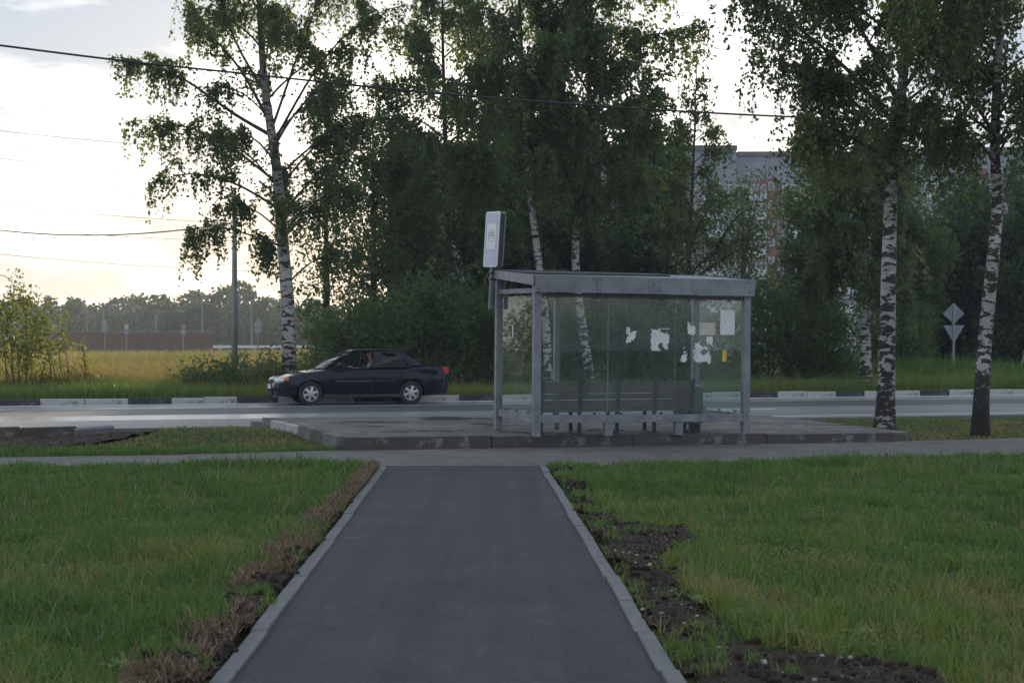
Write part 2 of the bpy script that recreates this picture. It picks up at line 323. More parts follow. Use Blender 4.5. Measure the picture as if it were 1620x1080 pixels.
def glass(name, tint=(.93, .97, .96), dirt=.06, rough=.0, dcol=(.45, .5, .5)):
    m = bpy.data.materials.new(name); m.use_nodes = True; t = m.node_tree; t.nodes.remove(t.nodes['Principled BSDF']); o = t.nodes['Material Output']
    tr = nd(m, 'ShaderNodeBsdfTransparent'); tr.inputs[0].default_value = (*tint, 1); gl = nd(m, 'ShaderNodeBsdfGlossy'); gl.inputs['Roughness'].default_value = rough + .02
    fr = nd(m, 'ShaderNodeFresnel'); fr.inputs['IOR'].default_value = 1.5; a = nd(m, 'ShaderNodeMixShader'); ge = nd(m, 'ShaderNodeNewGeometry'); iv = nd(m, 'ShaderNodeMath', operation='SUBTRACT'); iv.inputs[0].default_value = 1.0; lk(m, ge.outputs['Backfacing'], iv.inputs[1]); fm = nd(m, 'ShaderNodeMath', operation='MULTIPLY'); lk(m, fr.outputs[0], fm.inputs[0]); lk(m, iv.outputs[0], fm.inputs[1]); lk(m, fm.outputs[0], a.inputs[0]); lk(m, tr.outputs[0], a.inputs[1]); lk(m, gl.outputs[0], a.inputs[2])
    df = nd(m, 'ShaderNodeBsdfDiffuse'); df.inputs[0].default_value = (*dcol, 1); tl = nd(m, 'ShaderNodeBsdfTranslucent'); tl.inputs[0].default_value = (*dcol, 1)
    ms = nd(m, 'ShaderNodeMixShader'); lk(m, df.outputs[0], ms.inputs[1]); lk(m, tl.outputs[0], ms.inputs[2])
    v = coords(m, (1, 1, .6)); d = ramp(m, noise(m, v, 1.6, 7, .7), [(.35, (dirt * .5,) * 3), (.75, (dirt * 2.0,) * 3)])
    b = nd(m, 'ShaderNodeMixShader'); lk(m, d, b.inputs[0]); lk(m, a.outputs[0], b.inputs[1]); lk(m, ms.outputs[0], b.inputs[2]); lk(m, b.outputs[0], o.inputs['Surface']); return m
M['glass'] = glass('dusty_glass', (.94, .98, .975), .05, .0, (.42, .54, .52))
M['car_glass'] = glass('car_glass', (.55, .62, .62), .03)
M['tint_glass'] = glass('tinted_glass', (.10, .11, .14), .02)
M['win_glass'] = mat('window_glass', (.05, .06, .075), .08, 0, .8)
# ------------------------------------------------------------------ terrain
def path_z(y): return .15 - .01036 * y
def pg(px, py):                             # pixel -> point on the sloping lawn plane
    k = (py - 540) / FPX; D = (EYE - .15) / (k - .01036); return Vector(((px - 810) / FPX * D, D, path_z(D)))
PE_L = [(-1.16 - .0263 * (y - 0), y) for y in (-2, 20.3)]     # outer edges of the footpath
def path_l(y): return -1.125 - .0297 * y
def path_r(y): return .925 - .0240 * y
WALK = [(-40, 13.2), (-7.6, 20.0), (-1.75, 20.35), (.45, 20.35), (3.2, 21.0), (8.6, 22.75), (40, 31), (40, 35), (9.6, 26.6), (6.3, 25.35), (-2.56, 23.3), (-5.2, 22.3), (-8.2, 21.7), (-40, 15.2)]
PLAT = [(-2.56, 23.3), (6.3, 25.35), (6.75, 25.75), (4.65, 29.95), tuple(RD(4.6 * .96 + 8.2, 29.25).xy), tuple(RD(3.9, 29.25).xy)]
PLAT = [(-2.56, 23.3), (6.3, 25.35), (6.75, 25.8), (5.2, 31.4), (-4.75, 29.0), (-4.35, 28.1), (-3.6, 26.4)]
def plat_z(x): return .15 - .008 * (x + 2.56)
VPIT = [(-14.5, 20.4), (-9.5, 21.9), (-8.0, 22.5), (-7.2, 23.2), (-6.6, 24.6), (-6.2, 26.0), (-6.2, 27.0), (-7.6, 27.6), (-9.5, 27.1), (-14.5, 25.6)]
SOIL_R = [(862, 738), (905, 745), (925, 770), (935, 800), (975, 828), (1060, 838), (1100, 856), (1055, 875), (1045, 905), (1095, 935), (1130, 975), (1180, 1010), (1260, 1035), (1420, 1050), (1500, 1100), (1560, 1180), (1200, 1300), (1175, 1200), (1090, 1080)]
SOIL_L = [(612, 742), (600, 742), (572, 775), (540, 805), (510, 825), (462, 845), (470, 880), (440, 910), (395, 945), (335, 985), (320, 1030), (265, 1060), (215, 1100), (150, 1200), (230, 1230), (350, 1080)]
soil_r = [tuple(pg(*p).xy) for p in SOIL_R]; soil_l = [tuple(pg(*p).xy) for p in SOIL_L]
def nrd(x, y): return N.x * x + N.y * y
def ground_z(x, y):
    x = np.asarray(x, float); y = np.asarray(y, float); n = nrd(x, y); u = U.x * x + U.y * y
    z = np.where(y < 20.2, path_z(np.clip(y, -30, 20.2)), -.06)
    z = z + (fbm(x, y, 2.3, 3) - .5) * .09 * sstep(0, 1, 1) * (1 - sstep(19, 20.5, y))
    t = sstep(25.6, 28.6, n) * sstep(20.0, 23.0, y); verge = -.03 + (fbm(x, y, 1.1, 5) - .5) * .10
    z = z * (1 - t) + verge * t
    mound = np.exp(-((x + 5.4) / 1.6) ** 2 - ((y - 26.5) / 1.5) ** 2) * .10
    dip = np.exp(-((x + 9.4) / 2.6) ** 4 - ((y - 26.6) / 1.7) ** 4) * -.10
    z = z + mound + dip
    z = np.where((n > 28.95) & (n < 40.2), -.10, z)
    far = .13 + (fbm(x, y, 6, 9) - .5) * .18 * sstep(41, 44, n) + sstep(43, 75, n) * .10
    hump = np.exp(-((x - 14.5) / 4) ** 2 - ((y - 51) / 3.0) ** 2) * .45
    z = np.where(n >= 40.2, far + hump, z)
    return z
def gzf(x, y): return float(ground_z(np.array([x]), np.array([y]))[0])
def axis(a, b, step, lo, hi, g=1.22):
    c = list(np.arange(a, b + 1e-6, step)); s = step; v = b
    while v < hi: s *= g; v += s; c.append(v)
    s = step; v = a
    while v > lo: s *= g; v -= s; c.insert(0, v)
    return np.array(c)
gx = axis(-13, 13, .16, -1500, 1500); gy = axis(2, 44, .16, -100, 2200)
XX, YY = np.meshgrid(gx, gy); ZZ = ground_z(XX, YY)
low = inpoly(XX, YY, WALK) | inpoly(XX, YY, PLAT) | ((XX > path_l(YY) + .03) & (XX < path_r(YY) - .03) & (YY < 20.4) & (YY > -2))
ZZ = np.where(low, ZZ - .16, ZZ)
nx, ny = len(gx), len(gy); idx = np.arange(nx * ny).reshape(ny, nx)
q = np.stack([idx[:-1, :-1], idx[:-1, 1:], idx[1:, 1:], idx[1:, :-1]], -1).reshape(-1, 4)
me = np_mesh('ground', np.stack([XX, YY, ZZ], -1), q, np.arange(len(q)) * 4)
tag(link('ground', me, M['ground'], smooth=True), kind='structure')

def slab(name, poly, zf, m, thick=.10, step=None, kind='structure', parent=None):
    bm = bmesh.new(); vs = [bm.verts.new((x, y, zf(x, y))) for x, y in poly]; f = bm.faces.new(vs)
    if f.normal.z < 0: f.normal_flip()
    bmesh.ops.triangulate(bm, faces=[f])
    r = bmesh.ops.extrude_face_region(bm, geom=list(bm.faces))
    for v in r['geom']:
        if isinstance(v, bmesh.types.BMVert): v.co.z -= thick
    bmesh.ops.recalc_face_normals(bm, faces=bm.faces)
    me = bpy.data.meshes.new(name); bm.to_mesh(me); bm.free(); o = link(name, me, m, parent)
    if kind: o['kind'] = kind
    return o
foot = slab('footpath', [(path_l(-2) + .075, -2), (path_r(-2) - .075, -2), (path_r(20.25) - .075, 20.25), (path_l(20.25) + .075, 20.25)], lambda x, y: path_z(y), M['path'], .12)
foot['label'] = 'new dark asphalt footpath running from the camera to the bus stop'
walk = slab('walkway', WALK, lambda x, y: -.058, M['walk'], .08)
# edging stones of the footpath: one mesh, many stones
def stone_mesh(name, L, wd, h, bev=.008):
    b = MB(); b.box((0, 0, -h / 2), (L, wd, h), bev=bev); return b.mesh(name)
edge_me = stone_mesh('edging_stone', .988, .085, .16); edge_me.materials.append(M['kerb_grey'])
for side in (0, 1):
    fx = path_l if side == 0 else path_r; y = 1.0; ang = math.atan2(1, (fx(1) - fx(0)))
    while y < 20.0:
        o = bpy.data.objects.new('edging_stone', edge_me); COL.objects.link(o); o.parent = foot
        yc = y + .5; xo = fx(yc) + (.035 if side == 0 else -.035)
        o.location = (xo + random.uniform(-.006, .006), yc, path_z(yc) + .022 + random.uniform(-.006, .006))
        o.rotation_euler = (random.uniform(-.02, .02), math.atan(.01036) + random.uniform(-.004, .004), ang + random.uniform(-.008, .008)); y += 1.0
# carriageway
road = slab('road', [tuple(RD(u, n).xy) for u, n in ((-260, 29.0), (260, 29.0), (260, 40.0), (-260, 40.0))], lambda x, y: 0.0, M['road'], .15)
def strip(name, n0, n1, u0, u1, m, z=.004):
    b = MB(); b.prism([RD(u0, n0, z - .003), RD(u1, n0, z - .003), RD(u1, n1, z - .003), RD(u0, n1, z - .003)], (0, 0, .003)); return b.build(name, m, road)
strip('edge_line', 39.45, 39.62, -200, 200, M['white_paint']); strip('edge_line', 29.75, 29.87, 8.5, 200, M['white_paint'])
for u in range(-120, 160, 12): strip('lane_line', 33.0, 33.15, u, u + 4, M['white_paint'])
strip('edge_line', 30.6, 30.72, -60, -10, M['white_paint'])
strip('lane_dash', 30.3, 30.42, 5.9, 7.2, M['white_paint'])
# far kerb, painted black and white; boundaries read along the line
kerb = empty('roadside_kerb', kind='structure'); kerb['label'] = 'kerb painted in black and white blocks along the far road edge'
def u_at(px, n): D = Dn(px, n); X = (px - 810) / FPX * D; return U.x * X + U.y * D
segs = [(-215, -150, 0), (-150, -70, 1), (-70, 63, 0), (63, 203, 1), (203, 271, 0), (271, 375, 1), (375, 440, 0), (440, 560, 1), (560, 640, 0), (640, 727, 1), (727, 790, 0), (790, 880, 1), (880, 930, 0), (930, 1030, 1), (1030, 1080, 0), (1080, 1172, 1), (1172, 1231, 0), (1231, 1323, 1), (1323, 1368, 0), (1368, 1456, 1), (1456, 1502, 0), (1502, 1545, 1), (1545, 1566, 0), (1566, 1640, 1), (1640, 1690, 0), (1690, 1790, 1)]
for a, b, wh in segs:
    ua, ub = u_at(a, 39.95), u_at(b, 39.95); k = max(1, round((ub - ua) / 1.05)); L = (ub - ua) / k
    for i in range(k):
        bb = MB(); bb.box((0, 0, 0), (L - .012, .16, .30), bev=.015)
        bb.build('kerb_stone', M['kerb_white' if wh else 'kerb_black'], kerb, RD(ua + (i + .5) * L, 40.04 + random.uniform(-.012, .012), .01 + random.uniform(-.012, .010)), (random.uniform(-.02, .02), random.uniform(-.006, .006), TH + random.uniform(-.006, .006)))
# corner kerb of the side road at the far right
for i, (px, py) in enumerate([(1583, 607), (1612, 604), (1645, 602)]):
    p = P(px, py, 50 + i * 1.2); bb = MB(); bb.box((0, 0, 0), (1.0, .16, .5), bev=.015)
    bb.build('kerb_stone', M['kerb_white'], kerb, p - Vector((0, 0, .2)), (0, 0, R(25 + 10 * i)))
# platform of the stop
plat = slab('bus_stop_platform', PLAT, lambda x, y: plat_z(x) - .006, M['plat'], .2)
plat['label'] = 'raised asphalt bus stop platform with stained concrete kerb'
def kerb_run(a, b, n, m, zt, hh=.22, wd=.15, name='kerb_stone', inset=0.0, jit=.006):
    a = Vector(a); b = Vector(b); d = b - a; L = d.length / n; ang = math.atan2(d.y, d.x)
    for i in range(n):
        c = a + d * ((i + .5) / n); bb = MB(); bb.box((0, 0, 0), (L - .01, wd, hh), bev=.014)
        mm = m[i % len(m)] if isinstance(m, list) else m
        bb.build(name, mm, plat, Vector((c.x, c.y, zt(c.x) - hh / 2 + random.uniform(-jit, jit))), (0, 0, ang + random.uniform(-.006, .006)))
kerb_run((-2.56, 23.3), (6.35, 25.36), 4, M['concrete_stained_shaded'], lambda x: plat_z(x) + .004, .24)
kerb_run((-2.62, 23.36), (-3.62, 26.35), 3, [M['kerb_grey'], M['concrete_stained_shaded'], M['kerb_grey']], lambda x: plat_z(x) + .01, .24)
kerb_run((-3.64, 26.4), (-4.4, 28.2), 2, [M['kerb_white'], M['kerb_white']], lambda x: plat_z(x) - .02, .24)
kerb_run((-4.42, 28.25), (-4.9, 29.0), 1, M['kerb_grey'], lambda x: .09, .24)
# rough kerb stones behind the pit on the left verge
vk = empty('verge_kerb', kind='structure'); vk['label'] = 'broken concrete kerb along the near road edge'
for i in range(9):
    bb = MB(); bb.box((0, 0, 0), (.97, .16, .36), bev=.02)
    bb.build('kerb_stone', M['concrete_stained_shaded'], vk, RD(-.45 - .98 * i, 28.86 + random.uniform(-.02, .02), -.125 + random.uniform(-.01, .02)), (random.uniform(-.03, .03), random.uniform(-.015, .015), TH + random.uniform(-.02, .02)))  # dark stained concrete stands in for the shade on these stones
bb = MB(); bb.box((0, 0, 0), (.68, .18, .30), bev=.03)
bb.build('kerb_stone', M['kerb_grey'], vk, P(150, 683, 27.2) + Vector((0, 0, -.06)), (R(9), R(-3), TH + R(9)))

# ------------------------------------------------------------------ soil strips, clods, pebbles
def soil_strip(name, poly, seed, lump):
    xs = [p[0] for p in poly]; ys = [p[1] for p in poly]; st = .045
    ax = np.arange(min(xs) - .1, max(xs) + .1, st); ay = np.arange(min(ys) - .1, max(ys) + .1, st * 1.6); X, Y = np.meshgrid(ax, ay)
    jx = X + (fbm(X, Y, .35, seed) - .5) * .30; jy = Y + (fbm(X, Y, .35, seed + 4) - .5) * .30
    ins = inpoly(jx, jy, poly) & ((X < path_l(Y) - .012) | (X > path_r(Y) + .012))
    d = np.minimum(np.abs(X - path_l(Y)), np.abs(X - path_r(Y)))
    Z = ground_z(X, Y) + .012 + np.where(d < .35, .01, 0) + (fbm(X, Y, .28, seed + 2, 4) - .30) * lump * sstep(.0, .12, d)
    id_ = np.arange(X.size).reshape(X.shape); qq = np.stack([id_[:-1, :-1], id_[:-1, 1:], id_[1:, 1:], id_[1:, :-1]], -1)
    keep = ins[:-1, :-1] & ins[1:, 1:] & ins[:-1, 1:] & ins[1:, :-1]; qq = qq[keep]
    used, inv = np.unique(qq.ravel(), return_inverse=True)
    V = np.stack([X.ravel(), Y.ravel(), Z.ravel()], -1)[used]
    me = np_mesh(name, V, inv, np.arange(len(qq)) * 4); o = link(name, me, M['soil'], smooth=True); o['kind'] = 'structure'
    return V
VR = soil_strip('soil_strip', soil_r, 21, .075); VL = soil_strip('soil_strip', soil_l, 31, .20); VP = soil_strip('soil_patch', VPIT, 51, .10)
def lumps(name, pts, sizes, m, label, squash=.65):
    b = bmesh.new(); bmesh.ops.create_icosphere(b, subdivisions=1, radius=1); base = np.array([v.co[:] for v in b.verts]); fc = np.array([[v.index for v in f.verts] for f in b.faces]); b.free()
    n = len(pts); k = len(base); V = np.empty((n, k, 3))
    rr = rng.normal(1, .22, (n, k, 1)); V[:] = base[None] * rr * np.asarray(sizes)[:, None, None]; V *= rng.uniform(.7, 1.3, (n, 1, 3)); V[:, :, 2] *= squash; V += np.asarray(pts)[:, None, :]
    L = (fc[None] + (np.arange(n) * k)[:, None, None]).reshape(-1); me = np_mesh(name, V.reshape(-1, 3), L, np.arange(n * len(fc)) * 3)
    return tag(link(name, me, m), label, kind='stuff')
def pick(V, n): return V[rng.integers(0, len(V), n)]
cl = np.concatenate([pick(VR, 2600), pick(VL, 1500), pick(VP, 900)]); lumps('soil_clods', cl + rng.normal(0, .01, cl.shape), np.clip(rng.exponential(.008, len(cl)) + .003, 0, .04), M['soil'], 'dark crumbly clods of earth beside the footpath')
pb = np.concatenate([pick(VR, 150), pick(VL, 25)]); lumps('pebbles', pb + [0, 0, .008], np.clip(rng.exponential(.0045, len(pb)) + .003, 0, .015), M['pebble'], 'pale pebbles scattered over the bare soil')
pit = np.stack([rng.normal(-8.1, .55, 500), rng.normal(25.3, .7, 500)], -1); pit = np.c_[pit, ground_z(pit[:, 0], pit[:, 1]) + .01]
lumps('rubble', pit, np.clip(rng.exponential(.02, 500) + .008, 0, .07), mottled('rubble_earth', (.05, .035, .03), (.13, .10, .09), 5, .95, .3, .01, 40), 'reddish rubble heaped behind the broken kerb')

# ------------------------------------------------------------------ grass
def blades(name, x, y, z, h, wd, tint, lean, m, label, bend=.5, spread=None):
    n = len(x); az = rng.uniform(0, 2 * np.pi, n); fa = rng.uniform(0, 2 * np.pi, n)
    dx, dy = np.cos(az) * lean * h, np.sin(az) * lean * h; sx, sy = np.cos(fa) * wd / 2, np.sin(fa) * wd / 2
    V = np.empty((n, 5, 3))
    V[:, 0] = np.stack([x - sx, y - sy, z], -1); V[:, 1] = np.stack([x + sx, y + sy, z], -1)
    mx_, my_, mz_ = x + dx * .35, y + dy * .35, z + h * .58
    V[:, 2] = np.stack([mx_ + sx * .8, my_ + sy * .8, mz_], -1); V[:, 3] = np.stack([mx_ - sx * .8, my_ - sy * .8, mz_], -1)
    V[:, 4] = np.stack([x + dx, y + dy, z + h * (1 - .35 * np.minimum(lean, 1.2) ** 2 * bend)], -1)
    o = (np.arange(n) * 5)[:, None]; L = np.concatenate([o + 0, o + 1, o + 2, o + 3, o + 3, o + 2, o + 4], 1).ravel()
    st = (np.arange(n) * 7)[:, None] + np.array([0, 4]); me = np_mesh(name, V.reshape(-1, 3), L, st.ravel(), np.repeat(tint, 2))
    return tag(link(name, me, m), label, kind='stuff')
def lawn_mask(x, y):
    jx = x + (fbm(x, y, .3, 41) - .5) * .30; jy = y + (fbm(x, y, .3, 43) - .5) * .30
    bad = inpoly(jx, jy, soil_r) | inpoly(jx, jy, soil_l) | inpoly(x + (fbm(x, y, .4, 47) - .5) * .35, y + (fbm(x, y, .4, 49) - .5) * .45, WALK) | inpoly(x, y, PLAT)
    bad |= (x > path_l(y) - .03) & (x < path_r(y) + .03) & (y < 20.4)
    return ~bad
def sample_wedge(n, y0, y1, marg, pw=1.0):
    y = y0 + (y1 - y0) * rng.random(n) ** pw; hw = y * .3357 + marg; x = rng.uniform(-1, 1, n) * hw; return x, y
def lawn(n, y0, y1, wd, hs, pw):
    x, y = sample_wedge(n, y0, y1, 1.6, pw); cx = x + rng.normal(0, .02, n); k = lawn_mask(x, y) & (y < 23.5); x, y = x[k], y[k]; n = len(x)
    t = fbm(x, y, 2.8, 61, 4); t2 = fbm(x, y, .5, 71, 3); near = sstep(17, 7, y)
    dry = np.clip((t - .36) * 2.6, 0, 1) * (.25 + .75 * near)
    tint = np.clip(.14 + .50 * dry + (t2 - .5) * .75 + (fbm(x, y, .22, 77, 2) - .5) * .4 + rng.normal(0, .14, n), 0, 1)
    tuft = fbm(x, y, .33, 81, 2); h = hs * (.30 + 1.35 * tuft) * rng.lognormal(0, .28, n) * (1 + .55 * sstep(.55, .7, fbm(x, y, 1.7, 91)))
    return x, y, ground_z(x, y) - .01, h, wd * rng.uniform(.7, 1.3, n) * (.6 + y / 16), tint, rng.uniform(.15, 1.15, n)
a = lawn(295000, 5.6, 23.4, .0063, .074, .85)
blades('lawn_grass', *a, M['grass'], 'unmown green lawn with yellowing patches on both sides of the path')
# clover and small broad leaves low in the sward
x, y = sample_wedge(60000, 5.6, 21, 1.6, .8); k = lawn_mask(x, y) & (fbm(x, y, .9, 33) > .56); x, y = x[k], y[k]; n = len(x); r_ = rng.uniform(.006, .013, n); az = rng.uniform(0, 6.28, n); z = ground_z(x, y) + rng.uniform(.01, .05, n)
V = np.empty((n, 6, 3)); tl = rng.normal(0, .35, (n, 2))
for j in range(6):
    a_ = az + j * math.pi / 3; dx_, dy_ = np.cos(a_) * r_, np.sin(a_) * r_; V[:, j] = np.stack([x + dx_, y + dy_, z + dx_ * tl[:, 0] + dy_ * tl[:, 1]], -1)
tag(link('clover', np_mesh('clover', V.reshape(-1, 3), np.arange(n * 6), np.arange(n) * 6, np.clip(rng.normal(.32, .12, n), 0, 1)), M['grass']), 'low clover and small leaves among the lawn grass', kind='stuff')
# grit and a few fallen leaves on the footpath
yy = rng.uniform(5.5, 20, 260); xx = path_l(yy) + .1 + (path_r(yy) - path_l(yy) - .2) * (rng.beta(.35, .35, 260)); lumps('path_grit', np.c_[xx, yy, path_z(yy) + .002], np.clip(rng.exponential(.0018, 260) + .001, 0, .006), M['kerb_grey'], 'fine grit lying on the asphalt footpath')
# verge grass on both sides of the platform, shorter and browner
def verge(n):
    x = rng.uniform(-13, 15, n); y = rng.uniform(21, 34, n); nn_ = nrd(x, y); k = lawn_mask(x, y) & (nn_ < 28.75) & ((nn_ > 22)) & (y > 21.2) & ~(inpoly(x + (fbm(x, y, .4, 3) - .5) * .7, y + (fbm(x, y, .4, 4) - .5) * .7, VPIT) & (rng.random(n) > .12)); x, y = x[k], y[k]; n = len(x)
    pitm = np.exp(-((x + 8.6) / 1.3) ** 2 - ((y - 26.1) / .7) ** 2); k = rng.random(n) > pitm * 1.1; x, y = x[k], y[k]; n = len(x)
    tint = np.clip(.74 + (fbm(x, y, 1.5, 15) - .5) * 1.0 + rng.normal(0, .15, n), 0, 1); h = .045 * (.4 + 1.3 * fbm(x, y, .5, 18)) * rng.lognormal(0, .3, n)
    return x, y, ground_z(x, y) - .01, h, .013 * rng.uniform(.7, 1.3, n), tint, rng.uniform(.15, 1.1, n)
blades('verge_grass', *verge(75000), M['grass'], 'short patchy grass on the verge between walkway and road')
# dried turf tufts thrown along the left edging
ys = rng.uniform(5.5, 19.5, 260); w_ = .02 + .26 * sstep(19, 7, ys) * rng.random(260); xs = path_l(ys) - .05 - w_
tx = np.repeat(xs, 55) + rng.normal(0, .05, 260 * 55); ty = np.repeat(ys, 55) + rng.normal(0, .06, 260 * 55); k = (tx < path_l(ty) - .02) & (fbm(tx, ty, .55, 5) > .47); tx, ty = tx[k], ty[k]; n = len(tx)
blades('dry_turf', tx, ty, ground_z(tx, ty) + .02 + rng.uniform(0, .05, n), rng.uniform(.05, .12, n), .006 + 0 * tx, rng.random(n), rng.uniform(.5, 1.6, n), M['straw'], 'dried straw coloured turf lumps along the left edge of the footpath', .9)
k = rng.integers(0, len(VR), 3500); tx, ty = VR[k, 0], VR[k, 1]; kk = fbm(tx, ty, .5, 8) > .5; tx, ty = tx[kk], ty[kk]; n = len(tx)
blades('dry_roots', tx, ty, VR[k, 2][kk], rng.uniform(.02, .06, n), .004 + 0 * tx, rng.random(n) * .8, rng.uniform(.6, 1.8, n), M['straw'], 'thin dry roots and straw on the soil right of the footpath', .9)
k = rng.integers(0, len(VR), 1600); k2 = rng.integers(0, len(VL), 700); tp_ = np.concatenate([VR[k], VL[k2]]); tp_ = np.repeat(tp_[fbm(tp_[:, 0], tp_[:, 1], .4, 14) > .60], 5, axis=0) + rng.normal(0, .02, (1, 3)); tp_[:, :2] += rng.normal(0, .02, tp_[:, :2].shape); n = len(tp_)
blades('soil_sprouts', tp_[:, 0], tp_[:, 1], tp_[:, 2] - .02, rng.uniform(.03, .09, n), .006 + 0 * tp_[:, 0], np.clip(rng.normal(.35, .15, n), 0, 1), rng.uniform(.2, 1.1, n), M['grass'], 'sparse green sprouts coming up through the bare soil')
x, y = sample_wedge(5200, 5.6, 21.5, 1.5, .9); k = lawn_mask(x, y) & (fbm(x, y, 1.6, 19) > .48); x, y = x[k], y[k]; n = len(x)
blades('dry_stalks', x, y, ground_z(x, y), rng.uniform(.10, .24, n), .0035 * (.6 + y / 14), rng.uniform(.35, 1, n), rng.uniform(.1, .9, n), M['straw'], 'thin dry grass stalks standing above the lawn')
# far verge strip and the field beyond the road
def field(n, nlo, nhi, pw, hs, wd, tl, th, xlim=None, seed=0, lab=None, name='field_grass'):
    nn_ = nlo + (nhi - nlo) * rng.random(n) ** pw; px = rng.uniform(-160, 1780, n)
    if xlim: px = rng.uniform(*xlim, n)
    D = nn_ / (N.y + N.x * (px - 810) / FPX); x = (px - 810) / FPX * D; y = D
    t = fbm(x, y, 5, 5 + seed); tint = np.clip(tl + (th - tl) * fbm(x, y, 7, 3 + seed) * 1.2 + rng.normal(0, .14, n), 0, 1)
    h = hs * (.5 + t) * rng.lognormal(0, .25, n)
    return blades(name, x, y, ground_z(x, y) - .02, h, wd * rng.uniform(.6, 1.4, n) * (D / 60), tint, rng.uniform(.1, .7, n), M['field'] if name == 'field_grass' else M['grass'], lab)
field(60000, 43.5, 150, 1.7, .46, .035, .05, .95, (-160, 620), 0, 'tall golden grass in the field beyond the road')
field(45000, 40.25, 43.6, 1.0, .32, .022, .22, .8, None, 2, 'short green roadside grass behind the far kerb', 'roadside_grass')
field(16000, 43, 56, 1.0, .42, .03, .0, .35, (1330, 1780), 4, 'lush green grass on the bank round the road signs', 'bank_grass')
# broad-leaved weeds on the soil and in the lawn
def weed(px, py, s, label):
    p = pg(px, py); root = empty('weed', (p.x, p.y, gzf(p.x, p.y)), 0, label, 'weed', 'broad leaved weeds beside the footpath')
    for k in range(7):
        a_ = k * 2.4 + random.uniform(-.3, .3); L = s * random.uniform(.7, 1.2); b = bmesh.new()
        prof = [(0, .015), (.3, .16), (.6, .2), (.85, .12), (1, .01)]; rows = []
        for t, wd in prof:
            r_ = L * t; zz = L * (.75 * t - .55 * t * t) + .01; rows.append([b.verts.new((r_ * math.cos(a_) - wd * L * q_ * math.sin(a_), r_ * math.sin(a_) + wd * L * q_ * math.cos(a_), zz + abs(q_) * .08 * L)) for q_ in (-1, 0, 1)])
        for r0, r1 in zip(rows, rows[1:]):
            for j in range(2): b.faces.new((r0[j], r0[j + 1], r1[j + 1], r1[j]))
        me = bpy.data.meshes.new('leaf'); b.to_mesh(me); b.free(); at = me.attributes.new('tint', 'FLOAT', 'FACE'); at.data.foreach_set('value', [random.uniform(.3, .6)] * len(me.polygons)); link('leaf', me, M['grass'], root, smooth=True)
for px, py, s, lb in ((1098, 958, .13, 'bright green weed growing in the soil right of the path'), (1065, 908, .09, 'small weed at the lawn edge above the brighter one'), (955, 742, .17, 'grey-green weed at the far end of the right soil strip'), (1285, 1010, .12, 'leafy weed in the right lawn above the bare patch'), (1360, 1005, .10, 'dark leafy weed at the far right of the bare patch'), (505, 832, .12, 'leafy weed beside the dried turf left of the path'), (185, 1062, .10, 'yellow-green weed near the bottom left corner')):
    weed(px, py, s, lb)
# ------------------------------------------------------------------ apartment block behind the trees
BD = 232.0
def bx(px): return (px - 810) / FPX * BD
def bz(py): return EYE - (py - 540) / FPX * BD
M['panel'] = mottled('facade_panel', (.20, .21, .25), (.25, .26, .30), .25, .85, .05, .01, 3)
M['brick_red'] = mottled('red_brick_facing', (.16, .055, .040), (.21, .075, .05), .6, .85, .05, .01, 6)
M['roof_dark'] = mottled('roof_metal', (.10, .075, .07), (.15, .11, .10), .4, .7, .05, .01, 5)
M['win_frame'] = mat('window_frame_white', (.45, .46, .48), .5)
M['loggia'] = mat('loggia_panel', (.45, .46, .50), .6)
blk = empty('apartment_block', (bx(1100), BD, 0), 0, 'long grey ten-storey apartment block with red brick stair bays behind the trees', 'building')
ox = bx(1100)
def bpart(name, x0, x1, y0, y1, z0, z1, m, parent=blk):
    b = MB(); b.box(((x0 + x1) / 2 - ox, (y0 + y1) / 2 - BD, (z0 + z1) / 2), (x1 - x0, y1 - y0, z1 - z0)); return b.build(name, m, parent)
T0, T1, T2 = bz(238), bz(246), bz(243)
bpart('wall', bx(612), bx(1165), BD, BD + 14, 0, T0, M['panel']); bpart('wall', bx(1165) + .003, bx(1455), BD + 1, BD + 14, 0, T1, M['panel']); bpart('wall', bx(1455) + .003, bx(1900), BD - .5, BD + 14, 0, T2, M['panel'])
bpart('parapet', bx(610), bx(1166), BD - .35, BD + 14.3, T0 + .003, T0 + .75, M['roof_dark']); bpart('parapet', bx(1168), bx(1455), BD + .65, BD + 14.2, T1 + .003, T1 + .7, M['roof_dark']); bpart('parapet', bx(1456), bx(1902), BD - .85, BD + 14.1, T2 + .003, T2 + .9, M['roof_dark'])
FL = 2.85
wb = MB(); wb.box((0, 0, 0), (1.5, .12, 1.55)); wm = wb.mesh('window'); wm.materials.append(M['win_frame'])
p1 = MB(); p1.box((-.36, -.075, 0), (.58, .03, 1.30)); p1.box((.36, -.075, 0), (.58, .03, 1.30)); pm = p1.mesh('pane'); pm.materials.append(M['win_glass'])
wb = MB(); wb.box((0, 0, 0), (.95, .12, 1.2)); wms = wb.mesh('window_small'); wms.materials.append(M['win_frame'])
p1 = MB(); p1.box((0, -.075, 0), (.70, .03, .95)); pms = p1.mesh('pane_small'); pms.materials.append(M['win_glass'])
def bwin(x, y, z, a, c):
    o = bpy.data.objects.new('window', a); COL.objects.link(o); o.parent = blk; o.location = (x - ox, y - BD, z)
    g = bpy.data.objects.new('pane', c); COL.objects.link(g); g.parent = o
bays = [(1075, 24), (1218, 27), (1395, 27), (1545, 27)]
